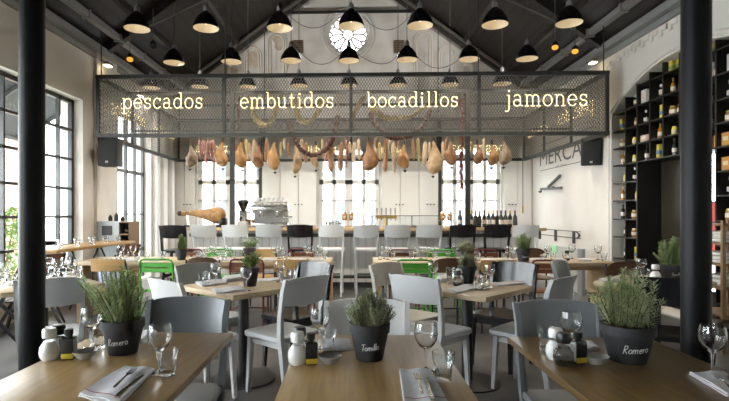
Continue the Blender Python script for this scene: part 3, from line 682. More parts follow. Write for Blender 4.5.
# coffee grinder, jars, machine
p = onbar(243, 8.75); t = thing('coffee_grinder', 'tall coffee grinder with cone hopper on the bar', 'coffee grinder', p)
MB().rbox((0, 0, .05), (.17, .22, .10), .015).build('base', 'porcelain', t); MB().rbox((0, .02, .19), (.13, .16, .20), .02).build('body', 'stainless', t)
MB().lathe([(.03, .29), (.045, .31), (.105, .44), (.105, .455), (.09, .46)], 20).build('hopper', 'glass_dark', t); MB().lathe([(.107, .455), (.107, .475), (.02, .485)], 20).build('hopper_lid', 'galv', t)
MB().tube([(0, -.07, .17), (0, -.14, .16)], .015, 8).build('spout', 'plastic_black', t)
jars = []
for px_ in (249, 253.5, 258.5):
    p = onbar(px_, 8.92); t = thing('syrup_jar', 'jar', 'jar', p, 0, 'amber jars beside the coffee machine'); jars.append(t)
    MB().lathe([(.036, 0), (.038, .02), (.038, .14)], 14).build('contents', 'amber', t); MB().lathe([(.042, 0), (.043, .02), (.043, .22), (.03, .245)], 14, None, True, False).build('glass', 'glass', t); MB().lathe([(.034, .245), (.034, .28), (.01, .285)], 14).build('lid', 'porcelain', t)
label_row(jars, 'glass jar of amber syrup beside the coffee machine, {}')
p = onbar(270.5, 8.82); t = thing('espresso_machine', 'chrome two-group espresso machine on the bar', 'coffee machine', p)
MB().rbox((0, .06, .04), (.64, .42, .08), .012).build('drip_base', 'stainless', t); MB().rbox((0, .15, .17), (.60, .18, .24), .015).build('body', 'bowl_grey', t)
MB().rbox((0, .04, .33), (.66, .42, .09), .02).build('upper_housing', 'stainless', t); MB().box((0, .04, .385), (.62, .38, .016)).build('cup_tray', 'stainless', t)
mb = MB()
for x in (-.31, .31): mb.bar((x, -.14, .385), (x, -.14, .43), .012)
mb.tube([(-.31, -.14, .43), (.31, -.14, .43)], .007, 6); mb.build('tray_rail', 'stainless', t)
for x in (-.15, .15):
    g = MB().lathe([(.035, .19), (.045, .21), (.045, .28)], 14, TR(x, -.08, 0)).build('group_head', 'stainless', t); MB().tube([(x, -.09, .20), (x, -.24, .19)], .013, 8).build('handle', 'plastic_black', g)
for x in (-.28, .28): MB().tube([(x, -.13, .30), (x, -.18, .20), (x, -.16, .10)], .007, 6).build('steam_wand', 'stainless', t)
mp = Vector(p); cups = []
def make_cup():
    t = thing('coffee_cup', 'cup', 'cup'); MB().lathe([(.001, 0), (.022, 0), (.035, .02), (.039, .06), (.036, .06), (.032, .022), (.001, .008)], 14).build('bowl', 'porcelain', t)
    MB().tube([(.036, 0, .05), (.056, 0, .045), (.055, 0, .025), (.034, 0, .02)], .005, 5).build('handle', 'porcelain', t); return t
CUP = Proto(make_cup())
for j in range(2):
    for i in range(7): cups.append(CUP.put(mp+Vector((-.25+i*.083, -.06+j*.12, .394)), .6*i, 'cup', 'white cups on the coffee machine'))
for i in range(6): cups.append(CUP.put(mp+Vector((-.21+i*.083, -.06, .455)), .7*i, 'cup', 'white cups on the coffee machine'))
cups.sort(key=lambda o: (o.location.z, o.location.y))
label_row(cups[:7] if False else [c for c in cups if c.location.z < CT+.42 and c.location.y < mp.y], 'white coffee cup on the coffee machine, {} in the lower front row')
label_row([c for c in cups if c.location.z < CT+.42 and c.location.y > mp.y], 'white coffee cup on the coffee machine, {} in the back row')
label_row([c for c in cups if c.location.z > CT+.42], 'white coffee cup stacked on top of other cups, {}')
p = onbar(288, 8.7); t = thing('glass_canister', 'square glass canister right of the coffee machine', 'canister', p); MB().rbox((0, 0, .085), (.15, .12, .17), .01).build('body', 'glass_thick', t); MB().rbox((0, 0, .18), (.156, .126, .02), .006).build('lid', 'stainless', t)
# plates and bowls on the bar
pl_list = []
for px_, n_ in ((247, 3), (262, 2), (281, 3), (300, 4), (311, 2), (394, 3), (404, 2), (413, 3), (423, 2), (432, 3)):
    b_ = onbar(px_, 8.52)
    for i in range(n_):
        t = thing('plate', 'plate', 'plate', Vector(b_)+Vector((0, 0, i*.013)), 0, 'white plates stacked on the bar'); pl_list.append((px_, i, t))
        MB().lathe([(.001, 0), (.055, 0), (.095, .014), (.096, .017), (.055, .005), (.001, .004)], 20).build('dish', 'porcelain', t)
stk = sorted(set(a for a, _, _ in pl_list)); pos = {a: i for i, a in enumerate(stk)}
for a, i, t in pl_list: t['label'] = 'white plate, %s from the bottom of the %s stack from left on the bar' % (ORD[i], ORD[pos[a]])
# rack of jars / tray, cruet stands, tap tower, sign jars
p = onbar(333, 8.7); t = thing('glass_tray', 'low steel tray of small glasses on the bar, left of the cruet stand', 'tray', p); MB().rbox((0, 0, .012), (.32, .2, .02), .006).build('tray', 'stainless', t)
mb = MB()
for s_ in (-1, 1): mb.tube([(s_*.15, -.09, .02), (s_*.15, -.09, .08), (s_*.15, .09, .08), (s_*.15, .09, .02)], .005, 5)
mb.tube([(-.15, -.09, .08), (.15, -.09, .08)], .005, 5); mb.tube([(-.15, .09, .08), (.15, .09, .08)], .005, 5); mb.build('tray_rail', 'stainless', t)
gs = []
for i in range(5):
    for j in range(2):
        g = MB().lathe([(.001, 0), (.02, 0), (.027, .085), (.025, .085), (.018, .006), (.001, .006)], 12).build('shot_glass', 'glass_thick', None, Vector(p)+Vector((-.11+i*.055, -.04+j*.08, .022))); tag(g, 'g', 'glass', 'small glasses on the steel tray'); gs.append((j, g))
label_row([g for j, g in gs if j == 0], 'small glass on the steel bar tray, {} in the front row'); label_row([g for j, g in gs if j == 1], 'small glass on the steel bar tray, {} in the back row')
for px_, l, z_ in ((348, 'cruet stand with amber jars on the bar, left of the beer taps', .12), (446, 'cruet stand with amber jars on the bar, right of the beer taps', .12)):
    p = onbar(px_, 8.85); t = thing('cruet_stand', l, 'cruet stand', p, 0, 'cruet stands'); mb = MB(); mb.tube([(0, .04, 0), (0, .04, .34)], .008, 6); mb.lathe([(.001, 0), (.07, 0), (.07, .012), (.001, .014)], 16); mb.box((0, 0, z_), (.24, .12, .012)); mb.tube([(-.12, -.05, z_+.05), (.12, -.05, z_+.05), (.12, .05, z_+.05), (-.12, .05, z_+.05)], .004, 4, True)
    mb.build('stand', 'brass', t)
    for i in range(2):
        x = -.062+i*.124; j = MB().lathe([(.001, z_+.008), (.042, z_+.008), (.045, z_+.02), (.045, z_+.10), (.03, z_+.12)], 14, TR(x, 0, 0)).build('jar', 'amber', t); MB().lathe([(.036, z_+.12), (.036, z_+.145), (.001, z_+.15)], 14, TR(x, 0, 0)).build('lid', 'stainless', j); MB().box((x, -.046, z_+.055), (.05, .004, .05)).build('label', 'jar_label', j)
p = onbar(386, 8.85); t = thing('beer_tap_tower', 'beer tap tower with five upright handles on the bar', 'beer tap', p)
MB().lathe([(.06, 0), (.06, .015), (.035, .03), (.032, .16)], 16).build('column', 'brass', t); MB().tube([(-.19, 0, .18), (.19, 0, .18)], .034, 12).build('manifold', 'brass', t)
for i in range(5):
    x = -.16+.08*i; a = MB().tube([(x, -.03, .18), (x, -.07, .18), (x, -.075, .12)], .009, 6).build('tap', 'stainless', t); MB().lathe([(.006, .2), (.013, .26), (.015, .33), (.006, .34)], 10, TR(x, -.02, 0)).build('handle', 'galv', a)
xa, xb = at(372, 214, 8.45).x, at(452, 214, 8.45).x
t = thing('glass_guard', 'low glass guard with steel rail along the bar', 'glass guard', ((xa+xb)/2, 8.45, CT)); h = (xb-xa)/2
MB().box((0, 0, .10), (2*h, .008, .19)).build('glass_pane', 'pane', t); MB().box((0, 0, .2), (2*h, .012, .012)).build('rail', 'wire_grey', t)
for x in (-h, 0, h): MB().box((x, .012, .1), (.015, .015, .2)).build('post', 'stainless', t)
def make_bottle(m, h=.3, r=.037, cap='label_black', lab='jar_label', name='wine_bottle'):
    t = thing(name, 'b', 'bottle'); MB().lathe([(.001, 0), (r*.95, 0), (r, .01), (r, h*.58), (r*.85, h*.66), (r*.4, h*.74), (r*.36, h*.96), (r*.4, h*.965), (r*.4, h), (.001, h)], 14).build('glass', m, t)
    if lab: MB().lathe([(r*1.02, h*.2), (r*1.02, h*.45)], 14, None, True, False).build('label', lab, t)
    if cap: MB().lathe([(r*.44, h*.82), (r*.44, h*1.005), (.001, h*1.01)], 10).build('cap', cap, t)
    return t
BT = [Proto(make_bottle('bottle_glass', .29, .037, c, l)) for c, l in (('label_black', 'jar_label'), ('chili', 'label_black'), ('brass', 'box_white'))]
bts = []
for i, px_ in enumerate((460, 471, 475.5, 479.5, 484, 488.5, 493, 497, 501, 505.5, 510, 515)):
    bts.append(BT[(i*2+i//3) % 3].put(onbar(px_, 8.62+.14*(i % 3 == 1)), 0, 'b', 'wine bottles on the bar'))
label_row(bts, 'dark wine bottle on the right end of the bar, {}')
# trios of black coat knobs on the back panelling
for i, px_ in enumerate((187.5, 298.5, 399.5, 430.5, 512)):
    p = at(px_, 204.5, YB-.04); t = thing('coat_knobs', 'row of three small black knobs on back panelling, %s from the left' % ORD[i], 'knobs', p, 0, 'knobs on the back panelling')
    for j in (-1, 0, 1): MB().lathe([(.012, 0), (.016, .02), (.016, .04), (.001, .045)], 10, TR(j*.075, 0, 0) @ Matrix.Rotation(PI/2, 4, 'X')).build('knob', 'plastic_black', t)
# hanging cord with brass weight at the right of the bar
p = at(522.8, 150, 8.8); t = thing('hanging_cord', 'hanging cord with brass end at the right of the bar', 'cord', p)
q = at(522.8, 205, 8.8); MB().tube([(0, 0, CZ0+.28-p.z), (0, 0, q.z-p.z)], .008, 5).build('cord', 'wire_grey', t); MB().lathe([(.008, q.z-p.z), (.016, q.z-p.z-.03), (.016, q.z-p.z-.13), (.006, q.z-p.z-.15)], 10).build('weight', 'brass', t)

# ------------------------------------------------------------------ chairs
def frank(m, sw=.42, sh=.45, H=.86, stool=False):
    """bentwood cafe chair: saddle seat, two back posts, curved plank back; local +Y is the way it faces"""
    t = thing('bar_chair' if stool else 'cafe_chair', 'chair', 'bar stool' if stool else 'chair'); hw = sw/2
    mb = MB(); pts = []
    n = 7
    for i in range(n): a = PI*i/(n-1)/2; pts.append((hw-.05+.05*math.cos(a), .15+.06*math.sin(a)))
    for i in range(n): a = PI/2+PI*i/(n-1)/2; pts.append((-hw+.05+.05*math.cos(a), .15+.06*math.sin(a)))
    pts += [(-hw+.015, -.19), (-hw+.05, -.21), (hw-.05, -.21), (hw-.015, -.19)]
    def ins(k_): return [(x*k_, y*k_) for x, y in pts]
    mb.loft([[(x, y, sh-.04) for x, y in ins(.96)], [(x, y, sh-.03) for x, y in pts], [(x, y, sh-.006) for x, y in pts], [(x, y, sh) for x, y in ins(.97)], [(x, y, sh-.004) for x, y in ins(.8)], [(x, y, sh-.012) for x, y in ins(.4)]]); mb.build('seat', m, t)
    for s in (-1, 1):
        mb = MB(); x1 = s*(hw-.045); mb.loft([[(x1+s*.012*f+a*wd, .155+.02*f+b_*wd, z) for a, b_ in ((-1, -1), (1, -1), (1, 1), (-1, 1))] for f, z, wd in ((0, sh-.03, .019), (1, 0, .013))], True, False); mb.build('leg', m, t)
        mb = MB(); ps = [(x1, -.235 if not stool else -.26, 0, .013, .013), (x1, -.20, sh*.55, .016, .018), (s*(hw-.022), -.195, sh, .016, .021), (s*(hw-.014), -.205, sh+.14, .014, .019), (s*(hw-.012), -.235, H-.09, .013, .017), (s*(hw-.008), -.268, H, .012, .013)]
        mb.loft([[(x+a*wx, y+b_*wy, z) for a, b_ in ((-1, -1), (1, -1), (1, 1), (-1, 1))] for x, y, z, wx, wy in ps], True, False); mb.build('leg', m, t)
    mb = MB(); loops = []; n = 12
    for i in range(n+1):
        f = -1+2*i/n; x = f*(hw-.004); bow = -.045*(1-f*f); z0 = H-.19+.012*f*f; z1 = H+.004-.018*f*f*f*f+(.004 if abs(f) < .9 else 0)
        y0 = -.222+bow; y1 = -.258+bow; loops.append([(x, y0-.013, z0), (x, y0, z0-.004), (x, y1, z1), (x, y1-.013, z1)])
    mb.loft(loops, True, True); mb.build('backrest', m, t)
    mb = MB()
    if stool:
        mb.box((0, .165, .30), (sw-.1, .05, .02)); mb.box((0, -.205, .38), (sw-.09, .018, .03))
        for s in (-1, 1): mb.box((s*(hw-.045), -.02, .34), (.018, .36, .03))
        mb.build('stretcher', m, t)
        MB().box((0, .15, .318), (sw-.11, .09, .014)).build('footrest', 'frame_dark', t)
    else:
        for s in (-1, 1): mb.box((s*(hw-.05), -.02, sh-.065), (.018, .34, .04))
        mb.box((0, .145, sh-.065), (sw-.12, .018, .04)); mb.build('seat_rail', m, t)
    return t
PR = {}
def chair(m, c, d, label, group='cafe chairs', **kw):
    key = (m, tuple(kw.items()))
    if key not in PR: PR[key] = Proto(frank(m, **kw))
    return PR[key].put((c[0], c[1], 0), ang(d), label, group)
# bar stools, backs to the camera
for i, (px_, m, l) in enumerate(((172.5, 'chair_black', 'black bar chair at the left end of the bar'), (203, 'chair_white', 'white bar chair, in front of the ham on the bar'), (235, 'chair_white', 'white bar chair, in front of the coffee grinder'), (268, 'chair_grey', 'light grey bar chair, in front of the coffee machine'), (300, 'chair_black', 'black bar chair between a grey and a white one, left half of the bar'), (331.5, 'chair_white', 'white bar chair, third white one from the left'),
        (366, 'chair_light', 'grey bar chair, left of the beer taps'), (397.5, 'chair_light', 'grey bar chair, in front of the beer taps'), (429.5, 'chair_light', 'grey bar chair, left of the two black ones'), (462.5, 'chair_black', 'black bar chair, left one of the two by the wine bottles'), (497.5, 'chair_black', 'black bar chair, right one of the two by the wine bottles'), (526, 'chair_white', 'white bar chair at the right end of the bar'))):
    m = {'chair_grey': 'chair_light'}.get(m, m)
    Y = 8.08 if i else 7.7
    chair(m, (at(px_, 226, Y-.25).x, Y), (.02*(i % 3-1), 1), l, 'bar chairs', sw=.40, sh=.75, H=1.125, stool=True)
# chairs round the diamond tables and the front tables
A1 = (-.755, .656); B1 = (.72, -.69)
chair('chair_light', (-.504, 3.66), (-.755, .656), 'pale grey chair with its back to us, right of left square table')
chair('chair_white', (-1.07, 3.50), (.656, .755), 'white chair half hidden behind the left front chair back')
chair('chair_olive', (-1.15, 4.18), (.755, -.656), 'olive grey chair on the far left side of the left square table')
chair('chair_black', (-.49, 4.27), (-.656, -.755), 'glossy black chair on far side of the left square table')
chair('chair_light', (.626, 3.755), (.695, .72), 'large grey chair seen from behind, left of right square table')
chair('chair_silver', (1.30, 3.73), (-.72, .695), 'silver grey chair right of the right square table, seat showing')
chair('chair_beige', (.50, 4.27), (.72, -.695), 'beige chair at the far left side of right square table')
chair('chair_black', (1.29, 4.35), (-.695, -.72), 'glossy black chair on far side of the right square table')
chair('chair_slate', (-.835, 2.29), (0, -1), 'dark grey chair at the far end of the left front table')
chair('chair_white', (.08, 2.26), (0, -1), 'white chair at the far end of the centre front table')
chair('chair_grey', (1.02, 2.25), (0, -1), 'blue-grey chair at the far end of the right front table')
chair('chair_light', (-2.175, 3.57), (-.5, .864), 'grey chair behind the black column at left')
chair('chair_silver', (2.13, 4.52), (.8, -.6), 'silver grey chair turned sideways in front of the brown chair')
chair('chair_black', (2.30, 3.72), (.45, .9), 'black chair with its back to us behind the right rosemary pot')
chair('chair_black', (2.95, 3.9), (-.75, .65), 'black chair in shade beside the right column')
def tubechair(m, slat, kind):
    """tube-framed chair: hoop back with a pressed panel, sheet seat, four tube legs"""
    t = thing('metal_chair' if kind == 'metal' else 'school_chair', 'chair', 'chair'); r = .011; H = .80
    for s in (-1, 1):
        MB().tube([(s*.17, .18, 0), (s*.17, .17, .42), (s*.165, .10, .44)], r, 7).build('leg', m, t)
    def rr(x): return x
    pts = [(-.185, -.24, 0), (-.18, -.19, .44), (-.185, -.215, H-.05), (-.17, -.22, H-.012), (-.14, -.222, H), (.14, -.222, H), (.17, -.22, H-.012), (.185, -.215, H-.05), (.18, -.19, .44), (.185, -.24, 0)]
    if kind == 'metal':
        MB().tube(pts, r, 7).build('back_hoop', m, t)
        mb = MB()
        for z0, z1 in ((.655, .70), (.712, .76)): mb.box((0, -.205, (z0+z1)/2), (.35, .006, z1-z0))
        for s in (-1, 1): mb.box((s*.155, -.205, .706), (.045, .006, .014))
        mb.build('backrest', slat, t)
        MB().rbox((0, -.01, .445), (.37, .37, .018), .008).build('seat', slat, t)
    else:
        for s in (-1, 1): MB().tube([(s*.185, -.24, 0), (s*.18, -.19, .44), (s*.185, -.222, H-.005)], r, 7).build('leg', m, t)
        mb = MB(); loops = []; n = 10
        top = .025 if kind == 'round' else .0
        for i in range(n+1):
            f = -1+2*i/n; x = f*.19; y = -.215-.025*(1-f*f)
            z1 = H+.002+top*(1-f*f)-(.05 if kind == 'round' else .006)*f**6; loops.append([(x, y, .665), (x, y-.012, .665), (x, y-.022, z1), (x, y-.010, z1)])
        mb.loft(loops); mb.build('backrest', slat, t)
        MB().rbox((0, -.01, .445), (.38, .38, .016), .007).build('seat', slat, t)
    mb = MB()
    for s in (-1, 1): mb.tube([(s*.17, .175, .22), (s*.18, -.21, .22)], .008, 5)
    mb.tube([(-.17, .172, .2), (.17, .172, .2)], .008, 5); mb.build('stretcher', m, t)
    return t
TC = {}
def tchair(m, slat, kind, c, d, label):
    k_ = (m, slat, kind)
    if k_ not in TC: TC[k_] = Proto(tubechair(m, slat, kind))
    return TC[k_].put((c[0], c[1], 0), ang(d), label, 'chairs at the long tables')
NY, FY = 5.68, 6.80
def nx(px_): return at(px_, 262, NY-.2).x
def fx(px_): return at(px_, 252, FY+.2).x
tchair('steel_black', 'ply_ochre', 'flat', (nx(109), NY), (0, 1), 'school chair with ochre back and black frame, holding the striped cushion')
tchair('tube_green', 'tube_green', 'metal', (nx(158), NY-.02), (.03, 1), 'bright green metal chair with slotted back at the left long table')
tchair('steel_black', 'ply_brown', 'round', (nx(203), NY+.02), (0, 1), 'dark brown curved-back school chair at the left long table')
tchair('tube_red', 'ply_red', 'metal', (nx(247), NY), (0, 1), 'dark red tube chair at the left long table behind leafy plant')
tchair('steel_black', 'ply_ochre', 'flat', (nx(291), NY), (-.03, 1), 'school chair with ochre back and black frame behind the glossy black chair')
tchair('tube_green', 'tube_green', 'metal', (fx(220), FY), (0, -1), 'green metal chair on the far side of the left long table')
tchair('steel_black', 'ply_ochre', 'flat', (fx(263), FY), (0, -1), 'ochre-backed school chair on far side of the left long table')
tchair('tube_red', 'ply_red', 'metal', (fx(301), FY), (0, -1), 'dark red tube chair on far side of left long table, right end')
tchair('tube_red', 'ply_red', 'metal', (fx(189), FY), (0, -1), 'dark red tube chair on far side of left long table, behind the pot')
tchair('tube_green', 'tube_green', 'metal', (nx(414), NY), (0, 1), 'bright green metal chair at the right long table behind the beige chair')
tchair('steel_black', 'ply_brown', 'round', (nx(449), NY), (0, 1), 'dark brown curved-back school chair at the right long table behind thyme pot')
tchair('steel_black', 'ply_ochre', 'flat', (nx(499), NY+.03), (0, 1), 'school chair with ochre back behind the right glossy black chair')
tchair('tube_red', 'ply_red', 'metal', (nx(550), NY), (.05, 1), 'dark red tube chair at the near side of right long table')
tchair('steel_black', 'ply_brown', 'round', (nx(606), NY-.35), (.0, 1), 'dark brown curved-back school chair at the right end of the right long table')
tchair('tube_brown', 'tube_brown', 'metal', (fx(403), FY), (0, -1), 'brown tube chair on far side of the right long table')
tchair('tube_green', 'tube_green', 'metal', (fx(442), FY), (0, -1), 'green metal chair on the far side of the right long table')
tchair('tube_red', 'ply_red', 'metal', (fx(484), FY), (0, -1), 'dark red tube chair on far side of the right long table')
tchair('steel_black', 'ply_brown', 'round', (fx(533), FY), (0, -1), 'brown round-backed school chair on far side of the right long table')
# striped cushion leaning on the ochre-backed chair at the left
p = (nx(109)-.05, NY+.02, .455)
mb = MB(); loops = []
for i in range(11):
    f = -1+2*i/10; wd = .17*(1-.12*abs(f)**3); th = .012+.05*math.cos(f*PI/2); loops.append([(wd*math.cos(2*PI*j/16), th*math.sin(2*PI*j/16), .17+.17*f) for j in range(16)])
mb.loft(loops); o = mb.build('cushion', 'cushion_stripe', None, p); o.rotation_euler = (math.radians(12), 0, .1); tag(o, 'blue and white striped cushion standing on a school chair', 'cushion')
# ------------------------------------------------------------------ tables
TH = .74
def make_front_table(m, L=1.25, w_=.62):
    t = thing('dining_table', 'table', 'table')
    MB().rbox((0, 0, TH-.014), (w_, L, .028), .004).build('tabletop', m, t)
    MB().box((0, 0, TH-.045), (.42, L-.3, .035)).build('frame', 'steel_black', t)
    for y in (-L*.3, L*.3):
        MB().lathe([(.04, .02), (.04, TH-.06)], 16, TR(0, y, 0)).build('pedestal', 'steel_black', t); MB().lathe([(.001, 0), (.24, 0), (.24, .012), (.05, .03), (.001, .03)], 28, TR(0, y, 0)).build('base_plate', 'steel_black', t)
    return t
for x0, x1, far, m, l in ((-1.185, -.555, 2.345, 'oak', 'oak dining table at front left'), (-.23, .385, 2.325, 'oak', 'oak dining table at front centre'), (.715, 1.345, 2.31, 'oak_shaded', 'oak dining table at front right, shade painted into its colour')):
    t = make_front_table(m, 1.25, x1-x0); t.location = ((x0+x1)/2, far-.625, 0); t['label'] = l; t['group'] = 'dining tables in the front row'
def make_sq_table(s=.72):
    t = thing('square_table', 'table', 'table'); MB().rbox((0, 0, TH-.019), (s, s, .038), .004).build('tabletop', 'oak_light', t); MB().box((0, 0, TH-.052), (.36, .36, .03)).build('frame', 'steel_black', t)
    MB().lathe([(.042, .02), (.042, TH-.05)], 20).build('pedestal', 'steel_black', t); MB().lathe([(.001, 0), (.25, 0), (.25, .012), (.06, .03), (.001, .03)], 32).build('base_plate', 'steel_black', t); return t
SQ = Proto(make_sq_table())
SQ.put((-.846, 3.92, 0), math.radians(49), 'square oak pedestal table turned diagonally, left of centre', 'square tables set diagonally')
SQ.put((.90, 3.90, 0), math.radians(46), 'square oak pedestal table turned diagonally, right of centre', 'square tables set diagonally')
SQ.put((-2.5, 3.98, 0), math.radians(47), 'square oak table behind the left black column', 'square tables set diagonally')
SQ.put((2.52, 4.22, 0), math.radians(46), 'square table in shade carrying potted plant, left of the right column', 'square tables set diagonally')
def long_table(x0, x1, label):
    t = thing('communal_table', label, 'table', ((x0+x1)/2, 6.15, 0), 0, 'long communal tables'); L = x1-x0
    MB().rbox((0, 0, TH-.025), (L, .66, .05), .004).build('tabletop', 'oak_light', t)
    for x in (-L/2+.04, L/2-.04): MB().rbox((x, 0, (TH-.05)/2), (.08, .62, TH-.05), .004).build('leg', 'pine', t)
    MB().box((0, 0, TH-.085), (L-.16, .06, .07)).build('stretcher', 'pine', t)
    return t
LT = (at(76, 262, 5.83).x, at(331, 262, 5.83).x); RT = (at(375, 262, 5.83).x, at(620, 262, 5.83).x)
long_table(*LT, 'long pale wooden communal table at left'); long_table(*RT, 'long pale wooden communal table at right')
# high table along the left window, folding chairs, cabinet
t = thing('window_table', 'narrow wooden table on trestle legs along the left window', 'table', (-3.62, 6.68, 0)); MB().rbox((0, 0, .865), (.5, 2.1, .035), .004).build('tabletop', 'ply_ochre', t)
for y in (-.8, 0, .8):
    mb = MB(); mb.tube([(-.2, y, 0), (.2, y, .85)], .013, 6); mb.tube([(.2, y, 0), (-.2, y, .85)], .013, 6); mb.build('trestle', 'steel_black', t)
def folding(m):
    t = thing('folding_chair', 'chair', 'chair'); mb = MB()
    for s in (-1, 1): MB().bar((s*.2, -.22, .86), (s*.2, .2, 0), .025, .03).build('leg', 'steel_black', t); MB().bar((s*.175, .16, .48), (s*.175, -.24, 0), .022, .03).build('leg', 'steel_black', t)
    for i in range(5): mb.box((0, -.16+i*.075, .47), (.36, .06, .014))
    mb.build('seat', m, t); mb = MB()
    for z in (.68, .76, .83): mb.box((0, -.135-(z-.68)*.5, z), (.38, .014, .06))
    mb.build('backrest', m, t); return t
FC = Proto(folding('ply_red')); 
FC.put((-3.36, 7.1, 0), ang((-.96, .28)), 'reddish wooden folding chair in front of the grey cabinet', 'folding chairs')
FC.put((at(60, 240, 6.1).x+.1, 5.45, 0), ang((-.9, .4)), 'reddish wooden folding chair right of the left column', 'folding chairs')
FB = folding('steel_black'); FB['label'] = 'black folding chair by the window at the left edge'; FB['group'] = 'folding chairs'; FB.location = (-3.35, 4.75, 0); FB.rotation_euler = (0, 0, ang((-.95, -.3)))
p = Vector((-3.76, 7.95, 0)); t = thing('waiter_station', 'grey steel cabinet with open bottle shelves against left wall', 'cabinet', p)
mb = MB(); mb.box((-.06, 0, .6), (.36, .40, 1.17)); mb.build('body', 'grey_steel', t); MB().box((-.07, -.205, 1.04), (.16, .012, .15)).build('dark_hatch', 'plastic_black', t)
mb = MB(); mb.box((.27, -.19, .6), (.30, .012, .0 + .001)); 
mb = MB()
for z in (.30, .58, .80, .98, 1.17): mb.box((.20, 0, z), (.16, .38, .022))
mb.box((.275, 0, .59), (.012, .38, 1.17)); mb.box((.20, .185, .59), (.16, .012, 1.17)); mb.build('shelf_unit', 'rack_wood', t)
bts = []
for z in (.811, .991):
    for i in range(2): bts.append(BT[i % 3].put(p+Vector((.165+i*.068, -.05, z)), 0, 'b', 'bottles in the steel cabinet', (.8, .8, .5)))
label_row([b_ for b_ in bts if b_.location.z < .9], 'short dark bottle on the lower shelf of grey cabinet, {}'); label_row([b_ for b_ in bts if b_.location.z > .9], 'short dark bottle on the upper shelf of grey cabinet, {}')
cyl = []
for i, (x, h) in enumerate(((-.14, .10), (-.04, .13), (.06, .08))):
    o = MB().lathe([(.001, 0), (.03, 0), (.033, .02), (.033, h*.7), (.015, h*.85), (.015, h)], 12).build('carafe', 'bottle_glass', None, p+Vector((x, .05, 1.185))); tag(o, 'c', 'carafe', 'carafes on the grey cabinet'); cyl.append(o)
label_row(cyl, 'small dark carafe on top of grey cabinet, {}')

# ------------------------------------------------------------------ potted herbs
def text_mesh(s, size):
    cu = bpy.data.curves.new('t', 'FONT'); cu.body = s; cu.size = size; cu.align_x = 'CENTER'; cu.extrude = .0; cu.shear = .25; cu.resolution_u = 3
    o = bpy.data.objects.new('t', cu); C.objects.link(o); dg = bpy.context.evaluated_depsgraph_get(); me = bpy.data.meshes.new_from_object(o.evaluated_get(dg))
    v = [x.co.copy() for x in me.vertices]; f = [tuple(p_.vertices) for p_ in me.polygons]; bpy.data.objects.remove(o); bpy.data.meshes.remove(me); return v, f
HW = {'R': (.75, [[(.05, 0), (.1, 1.4)], [(.0, 1.3), (.35, 1.42), (.55, 1.2), (.45, .85), (.1, .7), (.6, .0)]]), 'T': (.8, [[(.0, 1.3), (.8, 1.38)], [(.42, 1.35), (.38, 0)]]), 'o': (.62, [arc(.26, .36, .24, .34, 60, 430, 14)]),
 'm': (.95, [[(.03, .7), (.06, 0)], [(.06, .45), (.22, .7), (.36, .6), (.38, 0)], [(.38, .45), (.55, .7), (.7, .6), (.74, .02)]]), 'e': (.58, [[(.06, .35), (.44, .42), (.38, .66), (.2, .7), (.05, .45), (.1, .1), (.3, .0), (.46, .1)]]), 'r': (.5, [[(.06, .7), (.08, 0)], [(.08, .4), (.2, .65), (.4, .62)]]), 'i': (.28, [[(.1, .65), (.12, 0)], [(.1, .9), (.11, .95)]]), 'l': (.3, [[(.1, 1.4), (.13, 0)]])}
